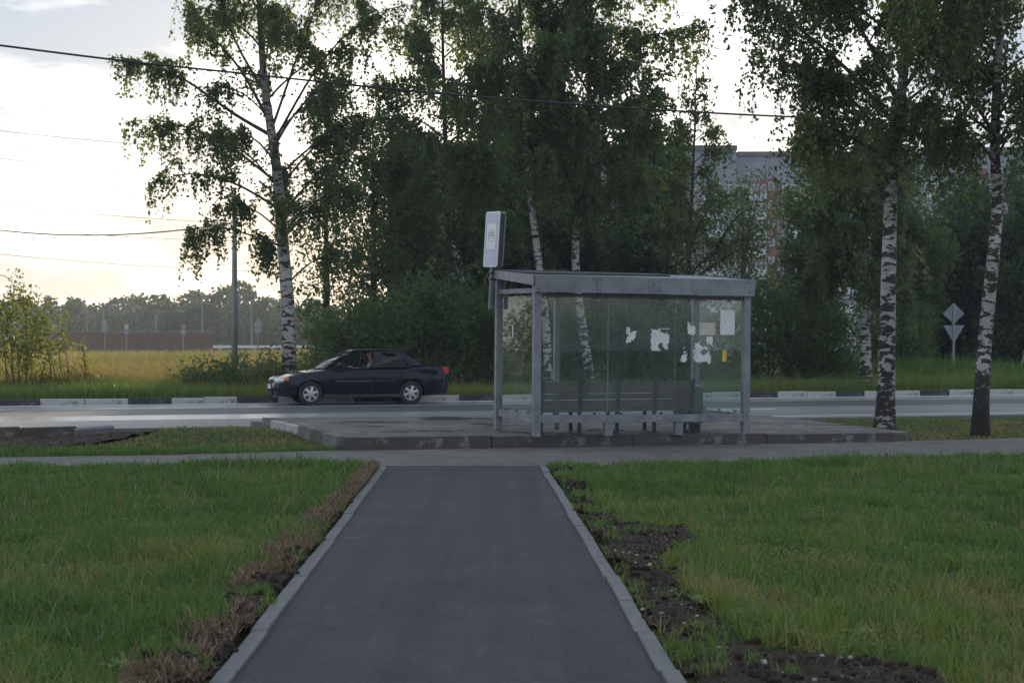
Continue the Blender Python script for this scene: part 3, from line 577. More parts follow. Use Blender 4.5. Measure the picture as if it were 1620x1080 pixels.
for pxc, pw_ in bays:
    x0, x1 = bx(pxc - pw_ / 2), bx(pxc + pw_ / 2); yy = BD - .55 if pxc < 1165 else (BD + .4 if pxc < 1455 else BD - 1.1)
    bpart('stair_bay', x0, x1, yy, yy + 1.6, 0, bz(282) if pxc < 1300 else bz(268), M['brick_red'])
    for k in range(9):
        bwin(bx(pxc + 3), yy - .03, bz(294) - k * FL, wms, pms)
for i, px in enumerate(np.arange(1048, 1640, 17.5)):
    if any(abs(px - b[0]) < b[1] / 2 + 7 for b in bays): continue
    yy = BD if px < 1165 else (BD + 1 if px < 1455 else BD - .5)
    for k in range(9):
        z = bz(300) - k * FL
        if i % 4 in (0, 1):          # glazed loggia: pale parapet and a row of panes
            if i % 4 == 0:
                b = MB(); b.box((0, 0, 0), (3.2, .9, 1.05)); b.build('loggia_panel', M['loggia'], blk, (bx(px + 8.75) - ox, yy - BD - .3, z - 1.15))
                b = MB(); b.box((0, 0, 0), (3.2, .8, 1.4)); f_ = b.build('loggia_window', M['win_frame'], blk, (bx(px + 8.75) - ox, yy - BD - .3, z + .1))
                b = MB(); [b.box((-1.2 + .8 * j, -.42, 0), (.62, .03, 1.15)) for j in range(4)]; b.build('pane', M['win_glass'], f_)
        else: bwin(bx(px), yy - .04, z, wm, pm)

# ------------------------------------------------------------------ foliage builders
def leaf_mesh(name, C, size, tint, aspect=.62, droop=.5):
    n = len(C); d = rng.normal(0, 1, (n, 3)); d[:, 2] -= droop * 1.5; d /= np.linalg.norm(d, axis=1, keepdims=True) + 1e-9
    e = rng.normal(0, 1, (n, 3)); e -= d * (e * d).sum(1, keepdims=True); e /= np.linalg.norm(e, axis=1, keepdims=True) + 1e-9
    s = (np.asarray(size) * rng.uniform(.5, 1.4, n))[:, None]; V = np.empty((n, 4, 3))
    V[:, 0] = C - d * s * .5; V[:, 2] = C + d * s * .5; V[:, 1] = C - d * s * .08 + e * s * aspect * .5; V[:, 3] = C - d * s * .08 - e * s * aspect * .5
    return np_mesh(name, V.reshape(-1, 3), np.arange(n * 4), np.arange(n) * 4, np.clip(tint, 0, 1))
def smooth_line(pts, k=6):
    pts = [Vector(p) for p in pts]; q = [pts[0] * 2 - pts[1]] + pts + [pts[-1] * 2 - pts[-2]]; o = []
    for i in range(1, len(q) - 2):
        for j in range(k):
            t = j / k; a, b, c, d = q[i - 1], q[i], q[i + 1], q[i + 2]
            o.append(.5 * ((2 * b) + (c - a) * t + (2 * a - 5 * b + 4 * c - d) * t * t + (3 * b - a - 3 * c + d) * t ** 3))
    o.append(pts[-1]); return o
def bez(a, b, c, k): return [(a * (1 - t) ** 2 + b * 2 * t * (1 - t) + c * t * t) for t in [i / k for i in range(k + 1)]]
def birch(name, label, trunk, r0, bark_m, leaf_m, crown_from, limb_len, nlimb, strands, leaf, per, strand_len=(.5, 1.6), up=.45, explicit=(), group=None, rtop=.03, sub=3, tintmid=.45, prof=None, lmin=.35, avoid=None, tw_r=.0065):
    base = Vector(trunk[0]); root = empty(name, base, 0, label, 'tree', group)
    tl = [p - base for p in smooth_line(trunk)]; H = tl[-1].z; nT = len(tl)
    rad = [max(rtop, r0 * (1 - (p.z / H)) ** .8 * (1.0 + .35 * math.exp(-max(p.z, 0) / .35))) for p in tl]
    b = MB(); b.tube([tl[0] - Vector((0, 0, .3))] + tl, [rad[0] * 1.15] + rad, 14); b.build('trunk', bark_m, root, smooth=True)
    def tp(z):
        for p, q_ in zip(tl, tl[1:]):
            if q_.z >= z: t = (z - p.z) / max(q_.z - p.z, 1e-4); return p.lerp(q_, t)
        return tl[-1]
    limbs = []; b = MB(); H = tl[-1].z - .02
    for i in range(nlimb):
        t = (i + random.random()) / nlimb; z = crown_from + (H - crown_from) * t * .97; s = tp(z); az = i * 2.39996 + random.uniform(-.5, .5)
        pf = prof(t) if prof else (.55 + .45 * math.sin(math.pi * min(1, t * 1.1 + .12))) * (1 - .55 * t)
        L = limb_len * pf * random.uniform(.75, 1.2); d = Vector((math.cos(az), math.sin(az), 0))
        c = s + d * L * .5 + Vector((0, 0, L * up * 1.2)); e = s + d * L + Vector((0, 0, L * up * random.uniform(.5, 1.2)))
        limbs.append((bez(s, c, e, 7), .012 + L * .0105))
    for pts, r_ in explicit:
        limbs.append(([Vector(p) - base for p in smooth_line(pts, 4)], r_))
    tips = []
    for pts, r_ in limbs:
        n = len(pts); b.tube(pts, [max(.008, r_ * (1 - .85 * k / (n - 1))) for k in range(n)], 6); L = sum((q_ - p).length for p, q_ in zip(pts, pts[1:]))
        for k in range(int(strands * SF * L)): tips.append((pts, random.uniform(lmin, 1) ** .8))
        for j in range(sub):
            t = random.uniform(.3, .95); k = min(n - 2, int(t * (n - 1))); s = pts[k].lerp(pts[k + 1], t * (n - 1) - k); dd = (pts[k + 1] - pts[k]).normalized()
            az = random.uniform(0, 6.28); d = (dd * .6 + Vector((math.cos(az), math.sin(az), random.uniform(-.1, .8)))).normalized(); l2 = L * random.uniform(.22, .42)
            sp_ = bez(s, s + d * l2 * .55 + Vector((0, 0, l2 * .12)), s + d * l2 - Vector((0, 0, l2 * .10)), 4); b.tube(sp_, [max(.006, r_ * .42 * (1 - .8 * q_ / 4)) for q_ in range(5)], 5)
            for k2 in range(int(strands * SF * l2 * 1.3)): tips.append((sp_, random.uniform(.15, 1)))
    b.build('branches', M['twig'], root, smooth=True)['kind'] = 'stuff'
    C = []; T = []; TW = []
    for pts, t in tips:
        n = len(pts); f_ = t * (n - 1); k = min(n - 2, int(f_)); s = pts[k].lerp(pts[k + 1], f_ - k); L = random.uniform(*strand_len) * (.6 if random.random() < .3 else 1)
        az = random.uniform(0, 6.28); o = Vector((math.cos(az), math.sin(az), random.uniform(-.2, .7))) * random.uniform(.1, .45) * L
        TW.append((np.array(s), np.array(o), L)); m_ = max(5, int(per * L)); q_ = rng.random(m_); pos = np.array(s)[None] + np.array(o)[None] * (q_ * (2 - q_))[:, None]; pos[:, 2] -= L * q_ ** 1.5
        pos += rng.normal(0, .042 + .022 * L, (m_, 3)); C.append(pos); T.append(np.full(m_, tintmid) + rng.normal(0, .14) + rng.normal(0, .20, m_))
    C = np.concatenate(C); T = np.concatenate(T)
    if avoid is not None:
        k = avoid(C + np.array(base)); C, T = C[k], T[k]
    me = leaf_mesh('crown', C, np.full(len(C), leaf), T, droop=.7); link('crown', me, leaf_m, root)
    S = np.array([t_[0] for t_ in TW]); O = np.array([t_[1] for t_ in TW]); LL = np.array([t_[2] for t_ in TW]); nt_ = len(TW); K = 4; V = np.empty((nt_, K, 3, 3))
    for k in range(K):
        q_ = k / (K - 1) * .95; c_ = S + O * (q_ * (2 - q_)); c_[:, 2] -= LL * q_ ** 1.5; r_ = tw_r * (1 - .7 * q_)
        for j in range(3): V[:, k, j] = c_ + np.array([math.cos(j * 2.094), math.sin(j * 2.094), 0]) * r_
    i0 = (np.arange(nt_) * K * 3)[:, None]; F = []
    for k in range(K - 1):
        for j in range(3): F.append(np.concatenate([i0 + k * 3 + j, i0 + k * 3 + (j + 1) % 3, i0 + (k + 1) * 3 + (j + 1) % 3, i0 + (k + 1) * 3 + j], 1))
    F = np.concatenate(F); o = link('twigs', np_mesh('twigs', V.reshape(-1, 3), F, np.arange(len(F)) * 4), M['twig'], root); o['kind'] = 'stuff'
    return root, len(C)
def clump_crown(centers, radii, n_per, spread, flat=1.0):
    C = []
    for c, r_ in zip(centers, radii):
        m_ = max(10, int(n_per * r_ * r_)); d = rng.normal(0, 1, (m_, 3)); d /= np.linalg.norm(d, axis=1, keepdims=True); C.append(np.array(c)[None] + d * (r_ * rng.uniform(.45, 1.08, m_) ** .6)[:, None] * np.array([1, 1, flat]))
    return np.concatenate(C)
def leafy(name, label, cat, base, lobes, leaf_m, leaf, n_per, trunk_r=.12, clump=(.35, .7), fill=1.0, group=None, tintmid=.45, stems=1, trunk_m=None, droop=.35, kids=None):
    """tree or bush: lobes are (centre, (rx, ry, rz)) relative to base"""
    root = empty(name, base, 0, label, cat, group); cen = []; rad = []
    for c, r3 in lobes:
        vol = r3[0] * r3[1] * r3[2]; m_ = max(6, int(fill * 5.5 * vol ** .72 / ((clump[0] + clump[1]) / 2) ** 1.4))
        d = rng.normal(0, 1, (m_, 3)); d /= np.linalg.norm(d, axis=1, keepdims=True); rr = rng.uniform(.25, 1.0, m_) ** .55
        p = np.array(c)[None] + d * rr[:, None] * np.array(r3)[None]; cen += list(p); rad += list(rng.uniform(clump[0], clump[1], m_))
    cen = np.array(cen); rad = np.array(rad); k = cen[:, 2] > .12; cen, rad = cen[k], rad[k]
    C = clump_crown(cen, rad, n_per, 0); k = C[:, 2] > .03; C = C[k]; cl_t = fbm(C[:, 0] + C[:, 1] * .7, C[:, 2], .8, 12)
    T = tintmid + (cl_t - .5) * .5 + rng.normal(0, .14, len(C)); link('crown', leaf_mesh('crown', C, np.full(len(C), leaf), T, droop=droop), leaf_m, root)
    b = MB(); top = max(cen[:, 2])
    if stems == 1:
        b.tube([(0, 0, -.2), (random.uniform(-.1, .1), 0, top * .4), (random.uniform(-.2, .2), 0, top * .92)], [trunk_r * 1.2, trunk_r * .8, .02], 8)
        for j in rng.integers(0, len(cen), min(18, len(cen))):
            p = Vector(cen[j]); z0 = max(.25 * top, min(p.z * .7, top * .8)); b.tube(bez(Vector((0, 0, z0)), Vector((p.x * .5, p.y * .5, (z0 + p.z) / 2 + .1)), p, 4), [trunk_r * .35, trunk_r * .25, .018, .012, .008], 5)
        b.build('trunk', trunk_m or M['dark_trunk'], root, smooth=True)
    else:
        for j in rng.integers(0, len(cen), stems):
            p = Vector(cen[j]); a_ = Vector((p.x * .35 + random.uniform(-.3, .3), p.y * .35 + random.uniform(-.3, .3), -.1)); b.tube(bez(a_, Vector((a_.x * 1.2, a_.y * 1.2, p.z * .6)), p, 4), [trunk_r, trunk_r * .7, trunk_r * .5, trunk_r * .3, .006], 5)
        b.build('stems', trunk_m or M['twig'], root, smooth=True)
    return root, len(C)
def on_ground(px, D):
    X = (px - 810) / FPX * D; return Vector((X, D, gzf(X, D)))
def trunk_px(pts, D, dz=0):
    """pixel polyline -> world points at depth D (with a small wander in depth), first one put on the ground"""
    o = [P(x, y, D + (random.uniform(-.25, .25) if i else 0)) for i, (x, y) in enumerate(pts)]; g = on_ground(pts[0][0], D); o[0] = g; return o
total = 0; SF = 1.7
def acc(r): global total; total += r[1]; return r[0]
# --- the six birches one can follow from the ground up
D1 = 43.6
def L1(pts, dd): return [P(x, y, D1 + dd * i / (len(pts) - 1)) for i, (x, y) in enumerate(pts)]
acc(birch('birch_tree', 'tall birch with an airy open crown behind the dark car', trunk_px([(457, 588), (456, 500), (447, 380), (438, 270), (428, 200), (418, 130), (412, 40), (405, -90), (402, -200)], D1), .225, M['bark_far'], M['birch_leaf'], 3.0, 3.2, 30, 5.0, .115, 30, (.4, 1.3), .50,
    [(L1([(430, 215), (370, 180), (290, 125), (235, 105), (195, 95)], -1.2), .06), (L1([(425, 190), (380, 110), (330, 50), (290, -10)], 1.4), .055), (L1([(420, 150), (370, 60), (340, -40), (330, -120)], -1.5), .05),
     (L1([(428, 210), (470, 90), (500, 10), (520, -60)], 1.0), .05), (L1([(430, 230), (500, 110), (560, 45), (600, 25)], -.8), .05), (L1([(440, 290), (360, 230), (290, 200), (225, 205)], .8), .05),
     (L1([(442, 330), (370, 290), (300, 275), (235, 290)], -1.0), .045), (L1([(446, 390), (390, 370), (340, 360), (300, 385)], 1.0), .035), (L1([(446, 380), (500, 320), (540, 300), (575, 310)], .5), .035), (L1([(440, 300), (490, 240), (540, 190), (580, 180)], .8), .04)], None, .035, 3, .42))
D2 = 44.2
acc(birch('birch_tree', 'slender curved birch whose white trunk bends behind the shelter roof', trunk_px([(868, 604), (864, 520), (853, 420), (840, 320), (830, 220), (826, 110), (820, -30), (815, -150), (812, -240)], D2), .130, M['bark_far'], M['birch_leaf'], 4.6, 3.1, 32, 3.7, .13, 32, (.6, 1.9), .42, (), None, .035, 4, .36))
D3 = 44.9
acc(birch('birch_tree', 'birch with a patterned trunk seen through the middle of the shelter glass', trunk_px([(936, 606), (925, 540), (914, 460), (911, 380), (925, 280), (932, 180), (932, 60), (940, -80), (944, -230)], D3), .140, M['bark_far'], M['birch_leaf'], 5.0, 3.3, 34, 3.7, .13, 32, (.6, 1.9), .40, (), None, .035, 4, .36))
D4 = 46.2
acc(birch('birch_tree', 'birch with a dark banded trunk on the far verge right of the shelter', trunk_px([(1370, 615), (1369, 540), (1366, 460), (1363, 380), (1368, 280), (1372, 190)], D4), .19, M['bark_far'], M['birch_leaf'], 2.6, 2.3, 22, 7.0, .14, 34, (.5, 1.6), .30, (), None, .03, 3, .35))
D5 = 28.0
def L5(pts, dd, D=D5): return [P(x, y, D + dd * i / (len(pts) - 1)) for i, (x, y) in enumerate(pts)]
acc(birch('birch_tree', 'thick white birch standing at the right end of the bus platform', trunk_px([(1400, 680), (1403, 560), (1406, 430), (1410, 300), (1420, 200), (1430, 110), (1438, 0), (1445, -150), (1450, -330)], D5), .170, M['bark_near'], M['birch_leaf'], 4.6, 2.4, 28, 5.4, .092, 38, (.5, 1.6), .40,
    [(L5([(1420, 200), (1340, 110), (1270, 50), (1205, 0), (1160, -25)], -.8), .045), (L5([(1424, 170), (1370, 60), (1310, -30), (1250, -70)], .8), .045), (L5([(1416, 240), (1350, 160), (1290, 120), (1225, 95)], .5), .04), (L5([(1414, 260), (1340, 215), (1290, 205), (1255, 225)], -.5), .035), (L5([(1430, 140), (1500, 40), (1540, -40)], .8), .04)], None, .04, 4, .42))
D6 = 26.9
acc(birch('birch_tree', 'leaning birch with a blackened base at the right edge', trunk_px([(1551, 690), (1553, 620), (1560, 520), (1571, 410), (1578, 320), (1574, 230), (1578, 120), (1584, 0), (1590, -160), (1592, -320)], D6), .140, M['bark_black'], M['birch_leaf'], 4.9, 2.2, 24, 4.8, .092, 36, (.5, 1.5), .42,
    [(L5([(1574, 240), (1600, 190), (1640, 150), (1690, 140)], .5, D6), .035), (L5([(1576, 220), (1520, 120), (1490, 60), (1470, 20)], .6, D6), .035), (L5([(1576, 260), (1540, 215), (1505, 200), (1480, 215)], -.4, D6), .025), (L5([(1577, 250), (1605, 205), (1660, 210)], -.5, D6), .03)], None, .035, 3, .42))
# --- trees standing behind them
def bgtree(px, D, ytop, ybot, wpx, label, leaf_m='dark_leaf', nlobe=5, leaf=.15, n_per=330, fill=1.0, name='deciduous_tree', clump=(.45, .95), tintmid=.45):
    g = on_ground(px, D); s = D / FPX; top = EYE + (540 - ytop) * s - g.z; bot = max(.5, EYE + (540 - ybot) * s - g.z); wdt = wpx * s / 2; lobes = []; h = top - bot
    for i in range(nlobe):
        t = (i + .5) / nlobe; pr = math.sin(math.pi * (.18 + .72 * t)) ** .8; lobes.append(((random.uniform(-.25, .25) * wdt, random.uniform(-.3, .3) * wdt, bot + h * t), (wdt * pr * .85, wdt * pr * .8, h / nlobe * .85)))
    return acc(leafy(name, label, 'tree', g, lobes, M[leaf_m], leaf, n_per, .14, clump, fill, 'trees behind the road', tintmid))
bgtree(590, 53, 150, 540, 170, 'loose sunlit-edged tree between the airy birch and the dense trees', 'birch_leaf', 6, .13, 220, .85)
bgtree(515, 56, 170, 560, 150, 'lower tree just right of the airy birch trunk', 'birch_leaf', 6, .13, 210, .75)
acc(birch('birch_tree', 'drooping birch at the left side of the dense tree group', trunk_px([(712, 590), (708, 400), (704, 200), (700, 40), (700, -160)], 53), .14, M['dark_trunk'], M['birch_leaf'], 4.8, 3.1, 30, 4.6, .135, 30, (.6, 1.9), .40, (), None, .03, 4, .30))
bgtree(660, 60, 235, 560, 150, 'dark rounded tree above the willow shrubs left of the stop sign', 'dark_leaf', 6, .20, 350, 1.45)
bgtree(770, 62, 200, 580, 170, 'dark dense tree directly behind the bus stop sign', 'dark_leaf', 6, .20, 350, 1.45)
bgtree(900, 64, 190, 580, 190, 'dark dense tree behind the two curved birches', 'dark_leaf', 6, .20, 330, 1.45)
bgtree(1010, 62, 170, 580, 150, 'dark dense tree behind the middle of the shelter roof', 'dark_leaf', 6, .20, 330, 1.45)
acc(birch('birch_tree', 'thin light birch with a pointed top in front of the apartment block', trunk_px([(1085, 600), (1088, 450), (1095, 300), (1100, 180), (1102, 95)], 52), .11, M['dark_trunk'], M['birch_leaf'], 4.2, 1.7, 26, 4.8, .125, 26, (.4, 1.2), .40, (), None, .02, 3, .45))
bgtree(1290, 60, 255, 560, 110, 'dark tree in front of the apartment block beside the red bay', 'birch_leaf', 6, .18, 380, 1.3)
bgtree(1430, 58, 260, 560, 130, 'dark green tree behind the thick white birch', 'birch_leaf', 6, .18, 380, 1.4)
bgtree(1520, 62, 300, 580, 150, 'broad dark tree behind the two road signs', 'dark_leaf', 6, .20, 330, 1.45)
bgtree(1630, 60, 270, 590, 150, 'dark tree cut off by the right edge', 'dark_leaf', 6, .20, 330, 1.45)
bgtree(1180, 56, 262, 520, 90, 'thin sparse tree in front of the grey facade right of the shelter roof', 'birch_leaf', 6, .12, 130, .8)
# half-bare leaning tree above the roof end
g = on_ground(1120, 50); ro = empty('bare_tree', g, 0, 'half bare tree with dark slanting boughs over the right roof end', 'tree'); b = MB()
lv = []
for pts in ([(1080, 470), (1100, 425), (1140, 395), (1190, 372), (1225, 350)], [(1100, 440), (1135, 415), (1170, 395), (1195, 392)], [(1090, 440), (1095, 380), (1115, 340), (1130, 310)], [(1130, 400), (1160, 350), (1185, 330)]):
    q_ = [Vector(P(x, y, 50 + random.uniform(-.3, .3))) - g for x, y in pts]; q_ = smooth_line(q_, 4); b.tube(q_, [.06 * (1 - .8 * i / len(q_)) for i in range(len(q_))], 6)
    for p in q_[3:]: lv.append(np.array(p)[None] + rng.normal(0, .35, (75, 3)))
b.tube([(0, 0, -.2), (-.3, 0, 1.6), Vector(P(1080, 470, 50)) - g], [.11, .09, .06], 8); b.build('trunk', M['dark_trunk'], ro, smooth=True)
lv = np.concatenate(lv); link('crown', leaf_mesh('crown', lv, np.full(len(lv), .12), .5 + rng.normal(0, .2, len(lv))), M['birch_leaf'], ro)
# --- willow shrubs along the far side of the road
def bush(px, n, ytop, wpx, label, leaf_m='willow_leaf', leaf=.13, n_per=360, fill=1.3, nl=4, tintmid=.45, name='willow_shrub', dep=.8, clump=(.28, .6)):
    D = Dn(px, n); g = on_ground(px, D); s = D / FPX; top = EYE + (540 - ytop) * s - g.z; wdt = wpx * s / 2; lobes = []
    for i in range(nl):
        f_ = (i + .5) / nl * 2 - 1; hh = top * (1 - .28 * abs(f_) - random.uniform(0, .14)); lobes.append(((f_ * wdt * .72, random.uniform(-.3, .3), hh * .52), (wdt / nl * 1.5, wdt * dep, hh * .5)))
    return acc(leafy(name, label, 'shrub', g, lobes, M[leaf_m], leaf, n_per, .03, clump, fill, 'shrubs along the far side of the road', tintmid, 9))
bush(520, 45.0, 470, 110, 'pale willow shrub just right of the airy birch trunk', tintmid=.6)
bush(600, 44.5, 425, 140, 'tall willow shrub behind the roof of the car', tintmid=.5, nl=5)
bush(690, 44.2, 395, 150, 'tallest willow shrub left of the bus stop sign', nl=5)
bush(775, 44.6, 405, 120, 'dark willow shrub behind the left end of the shelter', tintmid=.38)
bush(880, 45.5, 420, 150, 'willow shrub behind the left half of the shelter glass', tintmid=.35, nl=5)
bush(990, 45.0, 425, 150, 'willow shrub behind the middle of the shelter glass', tintmid=.35, nl=5)
bush(1095, 44.6, 440, 140, 'willow shrub behind the papers on the shelter glass', tintmid=.42, nl=5)
bush(1205, 44.2, 405, 130, 'willow shrub just right of the shelter roof', tintmid=.45, nl=5)
bush(1300, 43.8, 425, 140, 'broad willow shrub left of the banded birch', tintmid=.42, nl=5)
bush(1430, 50, 430, 120, 'shrub between the thick birch and the road signs', tintmid=.5, leaf=.13)
bush(1500, 55, 440, 130, 'dark shrub behind the road signs', 'dark_leaf', leaf=.14)
bush(1600, 52, 440, 130, 'dark shrub at the right edge behind the leaning birch', 'dark_leaf', leaf=.14)
bush(320, 43.2, 556, 90, 'low bush on the verge at the left end of the hedge', leaf=.09, nl=3, tintmid=.35, clump=(.18, .34), n_per=520)
bush(385, 43.0, 548, 110, 'low bush on the verge below the grey lamp post', leaf=.09, nl=4, tintmid=.38, clump=(.18, .34), n_per=520)
bush(432, 43.6, 548, 60, 'low bush on the verge touching the airy birch', leaf=.09, nl=3, tintmid=.45, clump=(.18, .34), n_per=520)
bush(500, 43.2, 535, 70, 'low bush on the verge behind the car windscreen', leaf=.09, nl=3, tintmid=.5, clump=(.18, .34), n_per=520)
bush(22, 43.5, 412, 110, 'yellow-green young tree lit from behind at the left edge', 'young_leaf', .10, 420, 1.5, 3, .45, 'sapling', .7, (.2, .42))
bush(78, 43.8, 455, 70, 'smaller yellow-green sapling second from the left edge', 'young_leaf', .10, 400, 1.4, 2, .4, 'sapling', .7, (.18, .38))
bush(128, 44.5, 505, 40, 'single thin yellow sapling in the field', 'young_leaf', .10, 380, 1.0, 2, .75, 'sapling', .8, (.14, .28))
# --- far forest, one mass
C = []; T = []
for i in range(230):
    px = rng.uniform(-140, 700); D = rng.uniform(255, 330); s = D / FPX; X = (px - 810) / FPX * D
    hgt = rng.uniform(30, 66) + 18 * vnoise(px, 0, 60, 5) + (28 if 300 < px < 400 and rng.random() < .5 else 0); hgt *= s; rx = rng.uniform(1.8, 4.2); m_ = 330
    t = rng.random(m_); pr = np.sin(np.pi * (.12 + .85 * t)) ** .7 * rx; a_ = rng.uniform(0, 6.28, m_); r_ = np.sqrt(rng.random(m_))
    C.append(np.stack([X + np.cos(a_) * r_ * pr, D + np.sin(a_) * r_ * pr, .3 + hgt * (.08 + .95 * t)], -1) + rng.normal(0, .3, (m_, 3))); T.append(np.full(m_, rng.uniform(.2, .7)) + rng.normal(0, .15, m_))
C = np.concatenate(C); T = np.concatenate(T)
tag(link('far_forest', leaf_mesh('far_forest', C, np.full(len(C), .85), T, .8), M['far_leaf']), 'hazy line of woodland beyond the field on the left', kind='stuff')
C = []; T = []  # unseen tree row behind the camera, added to darken and break up reflections
for i in range(46):
    X = rng.uniform(-75, 75); D = rng.uniform(-85, -55); hgt = rng.uniform(7, 13); rx = rng.uniform(2.2, 4); m_ = 420; t = rng.random(m_); pr = np.sin(np.pi * (.12 + .85 * t)) ** .7 * rx; a_ = rng.uniform(0, 6.28, m_); r_ = np.sqrt(rng.random(m_))
    C.append(np.stack([X + np.cos(a_) * r_ * pr, D + np.sin(a_) * r_ * pr, .3 + hgt * (.05 + .95 * t)], -1)); T.append(np.full(m_, .5) + rng.normal(0, .15, m_))
C = np.concatenate(C); T = np.concatenate(T); tag(link('woodland', leaf_mesh('woodland', C, np.full(len(C), .9), T, .8), M['far_leaf']), 'unseen woodland added behind the camera for the reflections in the shelter glass', kind='stuff')

# ------------------------------------------------------------------ bus shelter
SA = R(18.5); SB = Vector((.37, 23.62, 0)); SW, SD = 3.60, 1.90
root = empty('bus_shelter', (SB.x, SB.y, plat_z(SB.x)), SA, 'grey steel and glass bus shelter with a flat sloping roof', 'bus shelter')
root.rotation_euler = (R(.0), R(.55), SA)
PW = .115; HN, HF = 2.50, 2.66           # heights of the near and far roof edge
def pst(x, y, h, wx=PW, z0=0): b = MB(); b.box((x, y, (h + z0) / 2), (wx, wx, h - z0), bev=.006); return b.build('post', M['galv'], root)
pst(0, 0, HN - .16); pst(SW, 0, HN - .16); pst(0, SD, HF - .14); pst(SW, SD, HF - .14); pst(SW * .285, SD, HF - .14, .09)
for x in (1.2, 2.41): b = MB(); b.box((x, 0, .11), (.13, .10, .215), bev=.005); b.build('rail_leg', M['galv'], root)
b = MB(); b.box((SW / 2, -.02, .275), (SW - PW - .004, .075, .12), bev=.005); b.build('lower_rail', M['galv'], root)
for x in (0, SW): b = MB(); b.bar((x, PW / 2 + .002, .275), (x, SD - PW / 2 - .002, .295), .06, .115); b.build('lower_rail', M['galv'], root); b = MB(); b.bar((x, PW / 2 + .002, 2.265), (x, SD - PW / 2 - .002, 2.30), .05, .075); b.build('upper_rail', M['galv'], root)
b = MB(); b.box((SW / 2, 0, 2.20), (SW - PW - .004, .06, .055)); b.build('upper_rail', M['dark_steel'], root)
# roof: fascia boards, sheet and felt
rf = MB(); y0, y1, x0, x1 = -.09, SD + .10, -.075, SW + .10
rf.prism([(x0 + .01, y0 + .01, HN - .035), (x1 - .01, y0 + .01, HN - .035), (x1 - .01, y1 - .01, HF - .035), (x0 + .01, y1 - .01, HF - .035)], (0, 0, .03)); roof = rf.build('roof', M['galv'], root)
seams = [x0, x0 + 1.02, x0 + 1.98, x1]
for a_, c_ in zip(seams, seams[1:]):
    b = MB(); b.box(((a_ + c_) / 2, y0 - .012, HN - .13), (c_ - a_ - .008, .022, .262), bev=.003); b.build('fascia', M['galv'], roof)
for x in (x0 - .014, x1 + .014):
    b = MB(); b.prism([(x - .01, y0, HN - .16), (x - .01, y1, HF - .125), (x - .01, y1, HF + .005), (x - .01, y0, HN + .005)], (.02, 0, 0)); b.build('fascia', M['galv'], roof)
b = MB(); b.box((SW / 2, y1 + .012, HF - .06), (x1 - x0, .022, .13)); b.build('fascia', M['galv'], roof)
def roofz(y): return HN - .005 + (HF - HN) * (y - y0) / (y1 - y0)
b = MB(); b.prism([(x0 - .02, .35, roofz(.35) + .004), (x1 - 1.0, 1.0, roofz(1.0) + .004), (x1 - .75, y1, roofz(y1) + .004), (x0 - .02, y1, roofz(y1) + .004)], (0, 0, .02)); b.build('roof_felt', M['felt'], roof)
bl = MB(); bl.lathe([(.012, 0), (.012, .008), (.006, .012)], 8, Matrix.Rotation(R(90), 4, 'X')); blm = bl.mesh('bolt'); blm.materials.append(M['dark_steel'])
for a_, c_ in zip(seams, seams[1:]):
    for f_ in (.06, .94):
        for z in (HN - .05, HN - .21): link('bolt', blm, None, roof, (a_ + (c_ - a_) * f_, y0 - .024, z))
for x in (0, SW):
    for z in (.25, .30, 2.20): link('bolt', blm, None, root, (x, -PW / 2 - .001, z))
# beam under the front edge
b = MB(); b.box((SW / 2, .0, HN - .225), (SW - PW - .006, .08, .05)); b.build('roof_beam', M['dark_steel'], root)
# panes with clamps
gx_ = [PW / 2 + .02, 1.19, 2.34, SW - PW / 2 - .02]
for a_, c_ in zip(gx_, gx_[1:]):
    b = MB(); b.box(((a_ + c_) / 2, 0, 1.26), (c_ - a_ - .012, .008, 1.81)); pn = b.build('pane', M['glass'], root)
    b = MB(); b.box((a_ + .004 if a_ > .5 else c_ - .004, 0, 1.26), (.006, .012, 1.80)); b.build('pane_edge', M['galv'], pn)
    for f_ in (.2, .8):
        for z in (.352, 2.165): b = MB(); b.box((a_ + (c_ - a_) * f_, 0, z), (.045, .03, .035), bev=.004); b.build('clamp', M['dark_steel'], pn)
for x in (0, SW):
    b = MB(); b.box((x, SD / 2, 1.29), (.008, SD - PW - .05, 1.82)); pn = b.build('pane', M['glass'], root)
    for f_ in (.2, .5, .8):
        for z in (.365, 2.215): b = MB(); b.box((x, SD * f_, z), (.03, .045, .035), bev=.004); b.build('clamp', M['dark_steel'], pn)
SM = Matrix.Translation(root.location) @ root.rotation_euler.to_matrix().to_4x4()
def sh(x, y, z): return SM @ Vector((x, y, z))
# ------------------------------------------------------------------ bench inside, back towards us
bn = empty('bench', sh(.18, .42, 0), SA, 'long slatted brown bench with its back to the glass inside the shelter', 'bench')
BL = 2.72
for k in range(5):
    b = MB(); b.bar((.02, .0, .40 + k * .098), (BL - .02, -.0 - .0, .40 + k * .098),   .022, .090, bev=.004); b.build('back_slat', M['wood'], bn, (0, -.012 * k, 0))
for k in range(4): b = MB(); b.box((BL / 2, .12 + k * .105, .415), (BL - .04, .092, .03), bev=.004); b.build('seat_slat', M['wood'], bn)
for i in range(5):
    x = .06 + (BL - .12) * i / 4; b = MB(); b.bar((x, .03, .0), (x, .03, .40), .05, .05); b.bar((x, .03, .37), (x, .45, .385), .05, .03); b.bar((x, .005, .34), (x, -.078, .875), .07, .02); b.bar((x, .42, 0), (x, .42, .38), .05, .05); b.box((x, .22, .012), (.09, .5, .02)); b.build('support', M['dark_steel'], bn)
